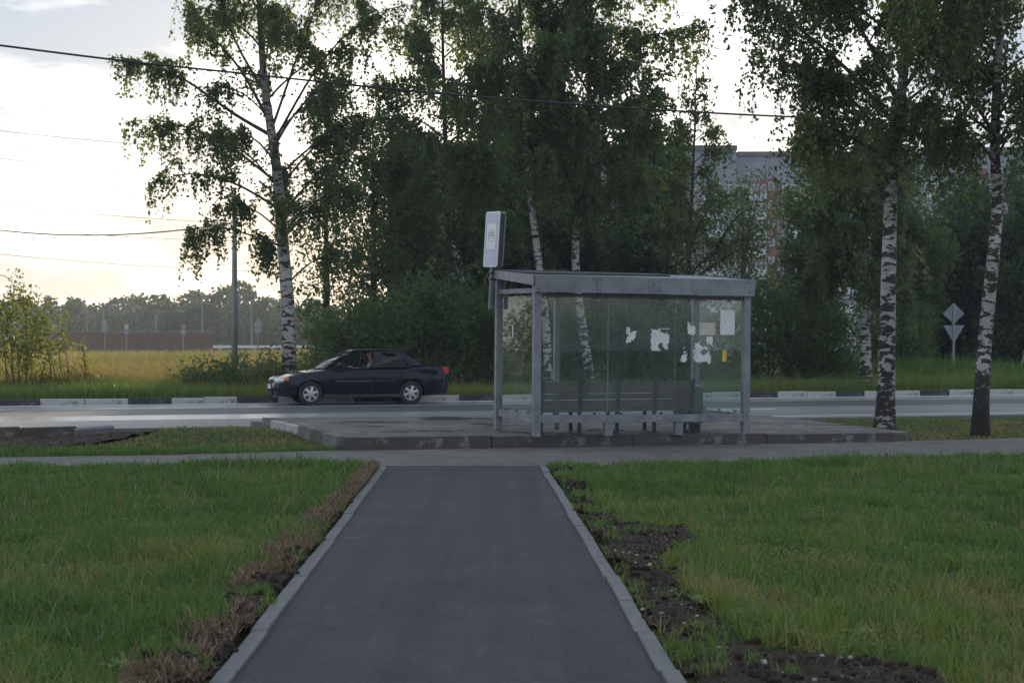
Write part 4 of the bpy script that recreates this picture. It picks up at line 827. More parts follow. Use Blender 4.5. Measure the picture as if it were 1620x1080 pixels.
# litter bin
lb = empty('litter_bin', sh(2.98, .85, 0), SA + R(4), 'grey-green square litter bin behind the right glass pane', 'bin')
b = MB(); b.prism([(-.19, -.17, .14), (.19, -.17, .14), (.19, .17, .14), (-.19, .17, .14)], (0, 0, .60)); b.build('body', M['bin'], lb)
b = MB(); b.box((0, 0, .765), (.42, .38, .025), rot=Matrix.Rotation(R(4), 4, 'X'), bev=.005); b.build('lid', M['galv'], lb)
for x in (-.13, .13): b = MB(); b.box((x, 0, .07), (.07, .24, .138)); b.build('leg', M['dark_steel'], lb)
b = MB(); b.box((.0, -.178, .66), (.02, .012, .14)); b.build('latch', M['dark_steel'], lb)
# ------------------------------------------------------------------ papers stuck on the glass
def paper(px, py, wpx, hpx, torn, m, label, seed, side=False):
    s = 23.9 / FPX; wd, hh = wpx * s * 1.04, hpx * s; nx_, nz_ = (24, 26) if torn else (2, 2)
    p0 = P(px, py, 1.0) - Vector((0, 0, EYE)); inv = SM.inverted(); o = inv @ Vector((0, 0, EYE)); d = (inv.to_3x3() @ p0)
    if side: t = (-.012 - o.x) / d.x; h = o + d * t
    else: t = (-.009 - o.y) / d.y; h = o + d * t
    bm = bmesh.new(); xs_ = np.linspace(-wd / 2, wd / 2, nx_); zs_ = np.linspace(-hh / 2, hh / 2, nz_); gr = {}
    X, Z = np.meshgrid(xs_, zs_); keep = np.ones((nz_ - 1, nx_ - 1), bool)
    if torn:
        f_ = fbm(X * 9 + seed * 3.7, Z * 9 + seed * 1.3, 1.0, seed, 4); e = np.maximum(np.abs(X) / (wd / 2), np.abs(Z) / (hh / 2)) ** 3; v_ = f_ - torn * .5 - .16 * e; keep = v_[:-1, :-1] > 0
    jit = lambda: random.uniform(-.004, .004) if torn else 0
    for i in range(nz_):
        for j in range(nx_): gr[i, j] = bm.verts.new((xs_[j] + jit(), 0, zs_[i] + jit()))
    for i in range(nz_ - 1):
        for j in range(nx_ - 1):
            if keep[i, j]: bm.faces.new((gr[i, j], gr[i, j + 1], gr[i + 1, j + 1], gr[i + 1, j]))
    bmesh.ops.delete(bm, geom=[v_ for v_ in bm.verts if not v_.link_faces], context='VERTS')
    r_ = bmesh.ops.extrude_face_region(bm, geom=list(bm.faces)); [setattr(v_.co, 'y', v_.co.y - .0012) for v_ in r_['geom'] if isinstance(v_, bmesh.types.BMVert)]
    bmesh.ops.recalc_face_normals(bm, faces=bm.faces); me = bpy.data.meshes.new('paper'); bm.to_mesh(me); bm.free()
    ob = link('notice_paper', me, m); ob.matrix_world = SM @ Matrix.Translation(h) @ (Matrix.Rotation(R(90), 4, 'Z') if side else Matrix()); tag(ob, label, 'paper', 'papers stuck on the shelter glass')
    return ob
paper(1000, 530, 20, 25, .76, M['paper'], 'small torn white paper left of the larger torn sheet', 3)
paper(1044, 537, 31, 36, .70, M['paper'], 'large torn white paper in the middle of the glass', 5)
paper(1090, 556, 30, 34, .90, M['paper'], 'ragged paper remains just right of the glass joint', 8)
paper(1111, 559, 30, 36, .84, M['paper'], 'ragged paper remains below the small beige notice', 12)
paper(1094, 520, 14, 24, .88, M['paper'], 'narrow paper scrap left of the small beige notice', 14)
paper(1119, 520, 27, 20, 0, M['paper_beige'], 'small beige rectangular notice', 1)
paper(1151, 510, 25, 40, 0, M['paper'], 'tall pale rectangular notice near the right post', 1)
paper(1122, 540, 12, 16, .9, M['paper'], 'paper scrap hanging under the beige notice', 21)
paper(1146, 563, 7, 18, .55, M['paper_yellow'], 'yellow paper scrap near the right post', 4)
paper(811, 524, 6, 24, .45, M['paper'], 'narrow white strip on the left side pane', 7, True)
# ------------------------------------------------------------------ bus stop sign on the far left post
sg = empty('bus_stop_sign', sh(-.12, SD + .02, HF - .1), SA + R(-4), 'tall faded white and blue bus stop sign above the left shelter corner', 'sign'); sg.rotation_euler = (R(3), R(2.5), SA + R(4))
def rrect(wd, hh, r_, k=5):
    o = []
    for cx, cz, a0 in ((wd / 2 - r_, hh / 2 - r_, 0), (-wd / 2 + r_, hh / 2 - r_, 90), (-wd / 2 + r_, -hh / 2 + r_, 180), (wd / 2 - r_, -hh / 2 + r_, 270)):
        for i in range(k + 1): a_ = R(a0 + 90 * i / k); o.append((cx + r_ * math.cos(a_), cz + r_ * math.sin(a_)))
    return o
SZ = .61
def splate(wd, hh, r_, x, th, m, name, parent=sg, cy=0, cz=SZ): b = MB(); b.prism([(x, cy + a_, cz + c_) for a_, c_ in rrect(wd, hh, r_)], (th, 0, 0)); return b.build(name, m, parent)
splate(.62, .92, .05, -.055, .012, M['sign_white'], 'panel_border'); pn = splate(.575, .875, .04, -.0585, .003, M['sign_panel'], 'panel')
splate(.40, .42, .015, -.0620, .003, M['sign_white'], 'white_plate', pn, cz=SZ + .045)
splate(.62, .92, .05, .045, .012, M['sign_back'], 'rear_panel'); b = MB(); b.box((0, 0, SZ), (.085, .56, .86)); b.build('box_frame', M['dark_steel'], sg)
b = MB(); b.bar((0, .0, -.55), (0, 0, SZ), .06); b.build('pole', M['galv'], sg)
for z in (-.05, .05): b = MB(); b.box((.03, 0, z), (.16, .09, .03)); b.build('bracket', M['dark_steel'], sg)
b = MB(); xx = -.0645                       # faded bus pictogram
def pq(y, z, wy, hz): b.box((xx, y, SZ + z), (.003, wy, hz))
pq(0, .155, .19, .012); pq(0, .075, .27, .022); [pq(-.108 + .054 * i, .110, .040, .030) for i in range(5)]; pq(0, .052, .30, .010); [pq(s_ * .09, .020, .05, .035) for s_ in (-1, 1)]; pq(0, -.03, .20, .010)
b.build('bus_symbol', M['sign_print'], pn)
# ------------------------------------------------------------------ road signs, lamp posts, poles, wires
def post_sign(name, px, D, ytop, wpx, shapes, label, m_post, ybase=None, ang=0):
    g = on_ground(px, D); s = D / FPX; rt = empty(name, g, ang, label, 'road sign', 'road signs'); ztop = EYE + (540 - ytop) * s - g.z
    b = MB(); b.tube([(0, 0, -.3), (0, 0, ztop - .05)], .032 * max(1, D / 80), 8); b.build('post', m_post, rt); z = ztop
    for kind, mm, wd in shapes:
        if kind == 'diamond': o = [(0, -wd * .707), (wd * .707, 0), (0, wd * .707), (-wd * .707, 0)]; hh = wd * 1.414
        elif kind == 'down': o = [(-wd / 2, wd * .43), (wd / 2, wd * .43), (0, -wd * .43)][::-1]; hh = wd * .87
        elif kind == 'up': o = [(-wd / 2, -wd * .43), (wd / 2, -wd * .43), (0, wd * .43)]; hh = wd * .87
        elif kind == 'round': o = [(wd / 2 * math.cos(k * .314), wd / 2 * math.sin(k * .314)) for k in range(20)]; hh = wd
        else: o = [(-wd / 2, -wd * .6), (wd / 2, -wd * .6), (wd / 2, wd * .6), (-wd / 2, wd * .6)]; hh = wd * 1.2
        b = MB(); b.prism([(x, -.075, z - hh / 2 + y) for x, y in o], (0, .025, 0)); b.build('sign_plate', mm, rt); z -= hh + .03
    return rt
rt = post_sign('road_sign', 1508, 50.5, 479, 34, [('diamond', M['sign_back'], .50), ('down', M['sign_back'], .70)], 'grey backs of a diamond and a triangle road sign between the right birches', M['lamp_pole'])
b = MB(); b.bar((0, -.115, .2), (0, -.115, 2.25), .035, .03); b.build('post', M['lamp_pole'], rt)
post_sign('road_sign', 408, 150, 503, 11, [('up', M['sign_back'], .85), ('round', M['sign_back'], .72)], 'distant triangle and round sign right of the grey lamp post', M['pole'])
post_sign('road_sign', 166, 190, 505, 11, [('up', M['sign_back'], .9), ('round', M['sign_back'], .75)], 'distant triangle sign above the left half of the brown fence', M['pole'])
post_sign('road_sign', 200, 195, 513, 8, [('rect', M['sign_yellow'], .5), ('rect', M['sign_blue'], .5)], 'distant yellow and blue sign above the fence', M['pole'])
post_sign('road_sign', 290, 195, 513, 8, [('round', M['sign_red'], .6), ('round', M['sign_back'], .7)], 'distant reddish round sign above the right half of the fence', M['pole'])
post_sign('road_sign', 86, 200, 513, 9, [('rect', M['sign_yellow'], .65)], 'distant pale yellow plate left of the fence', M['pole'])
def lamp(px, D, ytop, r_, label, arm=1):
    g = on_ground(px, D); s = D / FPX; z = EYE + (540 - ytop) * s - g.z; rt = empty('lamp_post', g, 0, label, 'lamp post', 'lamp posts')
    b = MB(); b.tube([(0, 0, -.3), (0, 0, z * .5), (0, 0, z)], [r_ * 1.15, r_, r_ * .7], 10); b.build('pole', M['lamp_pole'], rt, smooth=True)
    if not arm:
        b = MB(); b.lathe([(.06, 0), (.075, .02), (.075, .05), (.02, .07)], 10, Matrix.Translation((0, 0, z))); b.build('cap', M['lamp_pole'], rt); return
    b = MB(); b.tube([(0, 0, z - .1), (-.25 * arm, 0, z + .4), (-.8 * arm, 0, z + .7), (-1.5 * arm, 0, z + .78)], .035, 6); b.build('arm', M['lamp_pole'], rt, smooth=True)
    b = MB(); b.lathe([(.04, -.30), (.10, -.2), (.13, .05), (.08, .28), (.03, .33)], 10, Matrix.Translation((-1.7 * arm, 0, z + .76)) @ Matrix.Rotation(R(90), 4, 'Y')); b.build('lamp_head', M['sign_back'], rt)
lamp(371, 46.8, 300, .085, 'grey steel lamp post rising into the airy birch crown', 0); lamp(22, 120, 450, .09, 'distant street lamp with curved arm at the left edge')
pole_px = [(95, 490, 242), (138, 488, 241), (163, 486, 240), (247, 488, 236), (320, 476, 222), (398, 464, 205), (493, 470, 200)]
tops = []
for i, (px, yt, D) in enumerate(pole_px):
    g = on_ground(px, D); z = EYE + (540 - yt) * D / FPX - g.z; rt = empty('utility_pole', g, 0, ['leftmost distant concrete utility pole', 'second distant utility pole from the left', 'third distant utility pole from the left', 'fourth distant utility pole, above the fence middle', 'distant utility pole at the right part of the fence', 'distant utility pole just right of the grey lamp post', 'distant utility pole right of the airy birch trunk'][i], 'utility pole', 'utility poles beyond the field')
    b = MB(); b.tube([(0, 0, -.3), (0, 0, z)], [.17, .12], 8); b.build('pole', M['pole'], rt); b = MB(); b.box((0, 0, z - .35), (1.3, .1, .1)); b.build('crossarm', M['pole'], rt); tops.append(g + Vector((0, 0, z - .2)))
def wire(a, c, sag, r_, m, label, name='overhead_wire', grp=None):
    k = 24; pts = [a.lerp(c, i / k) - Vector((0, 0, sag * 4 * (i / k) * (1 - i / k))) for i in range(k + 1)]; b = MB(); b.tube(pts, r_, 6); o = b.build(name, m); tag(o, label, 'wire', grp); return o
for i, (a, c) in enumerate(zip(tops, tops[1:])): wire(a, c, .8, .05, M['wire'], ['leftmost of the sagging wires between distant utility poles', 'second sagging wire from the left between distant utility poles', 'third sagging wire from the left between distant utility poles', 'sagging distant wire above the right half of the fence', 'sagging distant wire just left of the grey lamp post', 'sagging distant wire behind the airy birch trunk'][i], grp='wires between the utility poles')
def Pn(px, py, n): return P(px, py, Dn(px, n))
pts = [Pn(x, y, 31.5) for x, y in ((-140, 53), (0, 72), (200, 97), (400, 118), (560, 135), (720, 150), (980, 170), (1230, 184), (1500, 193), (1800, 200))]
b = MB(); b.tube(smooth_line(pts, 5), .021, 6); tag(b.build('overhead_cable', M['cable']), 'thick black cable sloping across the whole picture above the road', 'cable')
for i, (y0_, y1_, yo) in enumerate(((203, 232, 'topmost'), (247, 275, 'second'), (283, 306, 'third'), (321, 345, 'fourth'), (358, 368, 'fifth'), (399, 418, 'lowest'))):
    wire(P(-60, y0_ - 3, 118), P(620, y1_ + 12, 150), .6, .020, M['wire'], yo + ' of the thin power lines in the left sky', 'power_line', 'thin power lines in the left sky')
wire(P(-80, 352, 70), P(372, 352, 62), .55, .028, M['wire'], 'sagging dark wire leading to the grey lamp post')
# ------------------------------------------------------------------ brown fence and guard rail beyond the field
FD = 204.0
fr = empty('brown_fence', P(200, 557, FD), 0, 'brown metal sheet fence beyond the golden field', 'fence'); fr.location.z = gzf(fr.location.x, FD)
fx0, fx1 = (55 - 200) / FPX * FD, (343 - 200) / FPX * FD; npn = 14; pwid = (fx1 - fx0) / npn
zz = []; kk = 22
for i in range(kk + 1): zz.append((-pwid / 2 + .02 + (pwid - .04) * i / kk, .03 if (i // 1) % 2 else -.03))
b = MB(); a0 = [b.bm.verts.new((x, y, .05)) for x, y in zz]; a1 = [b.bm.verts.new((x, y, 2.55)) for x, y in zz]
for i in range(kk): b.bm.faces.new((a0[i], a0[i + 1], a1[i + 1], a1[i]))
r_ = bmesh.ops.extrude_face_region(b.bm, geom=list(b.bm.faces)); [setattr(v_.co, 'y', v_.co.y + .02) for v_ in r_['geom'] if isinstance(v_, bmesh.types.BMVert)]
pme = b.mesh('fence_panel'); pme.materials.append(M['fence']); b = MB(); b.box((0, .09, 1.3), (.08, .08, 2.7)); fpm = b.mesh('fence_post'); fpm.materials.append(M['fence'])
for i in range(npn):
    o = link('fence_panel', pme, None, fr, (fx0 + (i + .5) * pwid, random.uniform(-.04, .04), random.uniform(-.06, .06))); o = link('post', fpm, None, fr, (fx0 + (i + 1) * pwid, 0, 0))
b = MB(); b.box(((fx0 + fx1) / 2, .02, 2.62), (fx1 - fx0, .12, .07)); b.build('top_rail', M['pole'], fr)
gr = empty('guard_rail', on_ground(430, 175), 0, 'pale roadside guard rail behind the airy birch trunk', 'guard rail')
b = MB(); b.box((0, 0, .72), (13.5, .06, .30), bev=.02); b.build('beam', M['rail'], gr); s_ = 175 / FPX
for i in range(7): b = MB(); b.box((-6 + 2 * i, .08, .38), (.1, .08, .85)); b.build('post', M['rail'], gr)
b = MB(); b.prism([P(320, 553, 190) + Vector((0, 0, -.5)), P(620, 553, 190) + Vector((0, 0, -.5)), P(620, 553, 197) + Vector((0, 0, -.5)), P(320, 553, 197) + Vector((0, 0, -.5))], (0, 0, .12)); o = b.build('side_road', M['walk']); o['kind'] = 'structure'; o.location.z = .28 - P(320, 553, 190).z + .42
# leaning white stake at the far right
p = on_ground(1612, 51); st_ = empty('leaning_stake', p, 0, 'pale leaning stake at the right edge beyond the road', 'stake'); b = MB(); b.bar((0, 0, -.2), (.22, 0, .95), .06, .05); b.build('stake', M['sign_back'], st_); b = MB(); b.bar((.19, -.032, .75), (.215, -.032, .90), .062, .012); b.build('reflector', M['sign_white'], st_)
# ------------------------------------------------------------------ dark saloon car with two people
M['paint'] = mat('car_paint_navy', (.005, .008, .019), .2, 0, .22); _b = M['paint'].node_tree.nodes['Principled BSDF']; _b.inputs['Coat Weight'].default_value = .12; _b.inputs['Coat Roughness'].default_value = .04
setr(M['paint'], ramp(M['paint'], noise(M['paint'], coords(M['paint']), 3, 5, .6), [(.3, (.10,) * 3), (.7, (.18,) * 3)]))
M['plastic'] = mat('black_plastic', (.014, .014, .016), .6); M['tyre'] = mottled('tyre_rubber', (.014, .014, .015), (.03, .029, .028), 8, .85, .2, .003, 80); M['alloy'] = mat('alloy_wheel', (.52, .53, .55), .32, .75)
M['inside'] = mat('car_interior', (.018, .018, .02), .9); M['lamp_clear'] = mat('headlamp_lens', (.55, .57, .60), .12, .3, .8); M['lamp_orange'] = mat('indicator_lens', (.55, .16, .03), .25); M['lamp_red'] = mat('tail_lens', (.38, .02, .03), .2)
M['plate'] = mat('number_plate', (.62, .63, .64), .5); M['bronze_reflection'] = mottled('bronze_reflection_strip', (.06, .03, .022), (.13, .07, .045), 6, .5, .05, .001, 40); M['chrome'] = mat('chrome', (.5, .5, .52), .2, .9)
uw = u_at(491, 38.1); CX = uw - .90
car = empty('saloon_car', RD(CX, 38.86, 0), TH, 'dark navy saloon car driving left on the far lane', 'car')
ST = [  # x, bottom z, top centre z, half width, crown drop
    (.02, .34, .56, .50, .03), (.06, .28, .61, .64, .04), (.16, .22, .675, .73, .05), (.35, .19, .755, .80, .06), (.65, .18, .83, .835, .06), (1.0, .17, .885, .85, .055), (1.30, .17, .925, .86, .05), (1.55, .17, .935, .86, .03),
    (2.0, .17, .94, .862, .02), (2.6, .17, .95, .862, .02), (3.2, .17, .96, .86, .02), (3.55, .18, .99, .855, .04), (3.85, .19, 1.005, .84, .05), (4.2, .22, .995, .81, .05), (4.36, .25, .975, .77, .05), (4.42, .30, .92, .72, .05)]
def body_mesh():
    bm = bmesh.new(); rings = []
    for x, zb, zt, w_, cr in ST:
        zs = zt - cr; h = zs - zb
        hp = [(0, zb), (.70 * w_, zb), (.93 * w_, zb + .05), (.985 * w_, zb + .30 * h), (1.0 * w_, zb + .55 * h), (.985 * w_, zb + .78 * h), (.945 * w_, zs - .02), (.88 * w_, zs + .3 * cr), (.55 * w_, zt - .15 * cr), (0, zt)]
        rings.append([bm.verts.new((x, y, z)) for y, z in hp] + [bm.verts.new((x, -y, z)) for y, z in hp[-2:0:-1]])
    n = len(rings[0])
    for a, b in zip(rings, rings[1:]):
        for k in range(n): bm.faces.new((a[k], a[(k + 1) % n], b[(k + 1) % n], b[k]))
    bm.faces.new(rings[0][::-1]); bm.faces.new(rings[-1]); bmesh.ops.recalc_face_normals(bm, faces=bm.faces)
    me = bpy.data.meshes.new('body'); bm.to_mesh(me); bm.free(); return me
bo = link('body', body_mesh(), M['paint'], None)
md = bo.modifiers.new('s', 'SUBSURF'); md.levels = 2; md.render_levels = 2
cut = MB()
for x in (.90, 3.46): cut.lathe([(.345, -.95), (.345, .95)], 36, Matrix.Translation((x, 0, .30)) @ Matrix.Rotation(R(90), 4, 'X'))
c1 = cut.build('cut', M['inside']); cut = MB(); cut.box((2.42, 0, .78), (2.1, 1.42, .8)); c2 = cut.build('cut', M['inside'])
for c_ in (c1, c2): md = bo.modifiers.new('b', 'BOOLEAN'); md.operation = 'DIFFERENCE'; md.solver = 'EXACT'; md.object = c_
bpy.context.view_layer.update(); dg = bpy.context.evaluated_depsgraph_get(); nm = bpy.data.meshes.new_from_object(bo.evaluated_get(dg))
bo.modifiers.clear(); bo.data = nm; bo.parent = car
for c_ in (c1, c2): bpy.data.objects.remove(c_)
nm.polygons.foreach_set('use_smooth', [True] * len(nm.polygons)); nm.set_sharp_from_angle(angle=R(35))
# inner liner so that the cut-outs read dark
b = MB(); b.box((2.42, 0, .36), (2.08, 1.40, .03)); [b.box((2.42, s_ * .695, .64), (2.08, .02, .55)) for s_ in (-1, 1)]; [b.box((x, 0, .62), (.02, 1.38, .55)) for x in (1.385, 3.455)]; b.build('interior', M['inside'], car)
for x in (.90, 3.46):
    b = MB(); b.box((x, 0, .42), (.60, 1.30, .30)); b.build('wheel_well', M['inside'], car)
# bumpers, sill, grille
def bumper(name, x, zc, hh, sgn):
    b = MB(); prof = [(-.80, .34), (-.76, .12), (-.6, .035), (-.3, .0), (.3, .0), (.6, .035), (.76, .12), (.80, .34)]; rows = []
    for y, dx in prof: rows.append([b.bm.verts.new((x + sgn * dx + sgn * o_, y, zc + z)) for o_, z in ((.03, -hh / 2), (.0, -hh / 4), (-.012, hh / 6), (.03, hh / 2), (.13, hh / 2 - .01), (.13, -hh / 2 + .01))])
    for r0, r1 in zip(rows, rows[1:]):
        for k in range(6): b.bm.faces.new((r0[k], r0[(k + 1) % 6], r1[(k + 1) % 6], r1[k]))
    b.bm.faces.new(rows[0]); b.bm.faces.new(rows[-1][::-1]); o_ = b.build(name, M['paint'], car, smooth=True); o_.data.set_sharp_from_angle(angle=R(30)); return o_
bf = bumper('front_bumper', -.015, .40, .34, 1); br = bumper('rear_bumper', 4.50, .44, .34, -1)
b = MB(); b.box((-.035, 0, .47), (.012, .52, .115)); b.build('number_plate', M['plate'], bf)
b = MB(); b.box((-.02, 0, .30), (.03, .9, .09)); b.build('air_intake', M['plastic'], bf); b = MB(); b.box((.012, 0, .235), (.05, 1.25, .018)); b.build('lip', M['chrome'], bf)
b = MB(); [b.box((.018 + .004 * abs(k - 2), 0, .575 + k * .014), (.03, .46, .007)) for k in range(5)]; g_ = b.build('grille', M['chrome'], car); b = MB(); b.box((.045, 0, .60), (.03, .50, .09), bev=.01); b.build('grille_recess', M['plastic'], g_)
for s_ in (-1, 1):
    hl = MB(); hl.bm.free(); hl.bm = bmesh.new(); bmesh.ops.create_uvsphere(hl.bm, u_segments=20, v_segments=12, radius=1, matrix=Matrix.Translation((.150, s_ * .60, .625)) @ Matrix.Rotation(s_ * R(-26), 4, 'Z') @ Matrix.Rotation(R(-14), 4, 'Y') @ Matrix.Diagonal((.115, .19, .078, 1))); h_ = hl.build('headlight', M['lamp_clear'], car, smooth=True)
    t_ = MB(); t_.bm.free(); t_.bm = bmesh.new(); bmesh.ops.create_uvsphere(t_.bm, u_segments=14, v_segments=8, radius=1, matrix=Matrix.Translation((.30, s_ * .725, .655)) @ Matrix.Rotation(s_ * R(-50), 4, 'Z') @ Matrix.Diagonal((.05, .085, .06, 1))); t_.build('indicator', M['lamp_orange'], h_, smooth=True)
    b = MB(); b.box((4.345, s_ * .655, .86), (.16, .26, .17), rot=Matrix.Rotation(s_ * R(-30), 4, 'Z'), bev=.03); b.build('tail_light', M['lamp_red'], car, smooth=False)
    b = MB(); b.box((2.22, s_ * .852, .235), (2.0, .05, .09), bev=.015); b.build('sill', M['plastic'], car)
    for x, L in ((2.0, .98), (2.82, .62)): b = MB(); b.box((x - .02, s_ * .866, .60), (L - .04, .018, .030), bev=.006); b.build('side_moulding', M['bronze_reflection'] if x < 2.5 else M['plastic'], car)  # bronze colour paints a reflection onto the front door moulding
    for x, zt in ((1.42, .90), (2.43, .93), (3.22, .94)): b = MB(); b.box((x, s_ * .858, .58), (.008, .012, .66 if x < 3 else .5)); b.build('door_seam', M['plastic'], car)
    for x in (2.25, 3.08): b = MB(); b.box((x, s_ * .858, .80), (.17, .03, .04), bev=.01); b.build('door_handle', M['plastic'], car)
    b = MB(); b.bm.free(); b.bm = bmesh.new(); bmesh.ops.create_uvsphere(b.bm, u_segments=16, v_segments=10, radius=1, matrix=Matrix.Translation((1.62, s_ * .96, 1.00)) @ Matrix.Diagonal((.075, .115, .085, 1))); mi = b.build('door_mirror', M['paint'], car, smooth=True)
    b = MB(); b.bar((1.62, s_ * .84, .955), (1.62, s_ * .92, .98), .05, .06); b.build('mirror_stalk', M['plastic'], mi)
    # pillars and window frames
    b = MB(); b.tube([(1.28, s_ * .745, .915), (1.62, s_ * .665, 1.16), (2.02, s_ * .565, 1.355)], [.036, .033, .032], 8); b.build('pillar', M['paint'], car, smooth=True)
    b = MB(); b.bar((2.43, s_ * .80, .94), (2.47, s_ * .60, 1.375), .03, .085); b.build('pillar', M['plastic'], car)
    b = MB(); b.prism([(3.12, s_ * .60, 1.36), (3.34, s_ * .565, 1.33), (3.80, s_ * .70, 1.00), (3.42, s_ * .80, .965), (3.30, s_ * .745, 1.13)], (0, -s_ * .03, 0)); b.build('pillar', M['paint'], car)
    b = MB(); b.tube([(2.0, s_ * .568, 1.35), (2.25, s_ * .585, 1.378), (2.7, s_ * .59, 1.385), (3.1, s_ * .58, 1.37), (3.34, s_ * .56, 1.335)], .03, 8); b.build('roof_rail', M['paint'], car, smooth=True)
    b = MB(); b.bar((1.42, s_ * .825, .945), (3.45, s_ * .825, .962), .05, .022); b.build('window_sill', M['plastic'], car)
    gl = MB(); gl.prism([(2.50, s_ * .795, .955), (3.36, s_ * .80, .965), (3.27, s_ * .70, 1.20), (3.10, s_ * .61, 1.345), (2.52, s_ * .605, 1.355)], (0, -s_ * .005, 0)); gl.build('window', M['tint_glass'], car)
    if s_ > 0: gl = MB(); gl.prism([(1.50, s_ * .795, .95), (2.40, s_ * .795, .955), (2.42, s_ * .605, 1.355), (2.08, s_ * .60, 1.335)], (0, -s_ * .005, 0)); gl.build('window', M['car_glass'], car)
    else: gl = MB(); gl.prism([(1.48, s_ * .795, .95), (1.72, s_ * .795, .95), (1.75, s_ * .735, 1.09)], (0, -s_ * .005, 0)); gl.build('window', M['car_glass'], car)
def sheet(name, rows, m, th=.03):
    b = MB(); V_ = [[b.bm.verts.new(p) for p in r] for r in rows]
    for r0, r1 in zip(V_, V_[1:]):
        for k in range(len(r0) - 1): b.bm.faces.new((r0[k], r0[k + 1], r1[k + 1], r1[k]))
    r_ = bmesh.ops.extrude_face_region(b.bm, geom=list(b.bm.faces)); [setattr(v_.co, 'z', v_.co.z - th) for v_ in r_['geom'] if isinstance(v_, bmesh.types.BMVert)]
    return b.build(name, m, car, smooth=True)
ys_ = [-1, -.85, -.5, 0, .5, .85, 1]
sheet('roof', [[(x, y * w_, z - .028 * y * y) for y in ys_] for x, w_, z in ((1.99, .56, 1.375), (2.12, .572, 1.395), (2.4, .585, 1.412), (2.75, .585, 1.415), (3.1, .575, 1.40), (3.3, .56, 1.372), (3.38, .555, 1.35))], M['paint'])
sheet('windscreen', [[(x - .10 * (1 - abs(y) ** 2) * k, y * w_, z) for y in ys_] for x, w_, z, k in ((1.29, .73, .925, 1.6), (1.66, .65, 1.165, 1.1), (2.0, .56, 1.362, .25))], M['car_glass'], .008)
sheet('rear_window', [[(x + .06 * (1 - abs(y) ** 2) * k, y * w_, z) for y in ys_] for x, w_, z, k in ((3.38, .545, 1.348, .3), (3.6, .60, 1.19, 1), (3.80, .67, 1.005, 1.3))], M['tint_glass'], .008)
b = MB(); b.tube([(4.05, .2, 1.0), (4.10, .2, 1.42)], .006, 5); b.build('aerial', M['plastic'], car)
# dashboard, seats, steering wheel
b = MB(); b.box((1.52, 0, .86), (.26, 1.36, .16), bev=.04); b.build('dashboard', M['inside'], car)
for s_ in (-1, 1):
    b = MB(); b.box((2.20, s_ * .36, .52), (.52, .50, .16), bev=.05); b.bar((2.46, s_ * .36, .52), (2.62, s_ * .36, 1.08), .46, .12, up=Vector((0, 1, 0)), bev=.04); b.box((2.66, s_ * .36, 1.17), (.09, .24, .16), bev=.03); b.build('seat', M['inside'], car)
b = MB(); b.box((3.15, 0, .55), (.5, 1.3, .2), bev=.05); b.bar((3.36, 0, .6), (3.44, 0, .95), 1.25, .1, up=Vector((0, 1, 0)), bev=.03); b.build('rear_seat', M['inside'], car)
b = MB(); mt = Matrix.Translation((1.78, -.36, .88)) @ Matrix.Rotation(R(-68), 4, 'Y'); k = 20; b.tube([mt @ Vector((.185 * math.cos(a_ * 6.2832 / k), .185 * math.sin(a_ * 6.2832 / k), 0)) for a_ in range(k + 1)], .014, 6); b.bar(mt @ Vector((-.18, 0, 0)), mt @ Vector((.18, 0, 0)), .03, .015); b.bar(mt @ Vector((0, 0, 0)), (1.55, -.36, .80), .04, .04); b.build('steering_wheel', M['plastic'], car)
# wheels: tyre, spoked rim, hub
def wheel(x, s_):
    rt = MB(); mw = Matrix.Translation((0, 0, 0)) @ Matrix.Rotation(R(90), 4, 'X')
    rt.lathe([(.19, -.085), (.275, -.095), (.297, -.07), (.30, 0), (.297, .07), (.275, .095), (.19, .085), (.185, 0)], 36, mw); w_ = rt.build('wheel', M['tyre'], car, (x, s_ * .755, .298), None, True)
    rim = MB(); so = s_ * .072
    k = 28; rim.tube([(.185 * math.cos(a_ * 6.2832 / k), so, .185 * math.sin(a_ * 6.2832 / k)) for a_ in range(k + 1)], .014, 6)
    for j in range(6): a_ = j * math.pi / 3 + .3; rim.bar((.03 * math.cos(a_), so + s_ * .012, .03 * math.sin(a_)), (.18 * math.cos(a_), so, .18 * math.sin(a_)), .062, .022, up=Vector((0, 1, 0)), bev=.006)
    rim.lathe([(.05, -.012), (.055, 0), (.045, .016)], 14, Matrix.Translation((0, so + s_ * .014, 0)) @ Matrix.Rotation(R(90 * -s_), 4, 'X')); rim.build('rim', M['alloy'], w_)
    d_ = MB(); d_.lathe([(.18, -.01), (.18, .01)], 24, Matrix.Translation((0, s_ * .03, 0)) @ mw); d_.build('brake_disc', M['dark_steel'], w_)
for x in (.90, 3.46):
    for s_ in (-1, 1): wheel(x, s_)
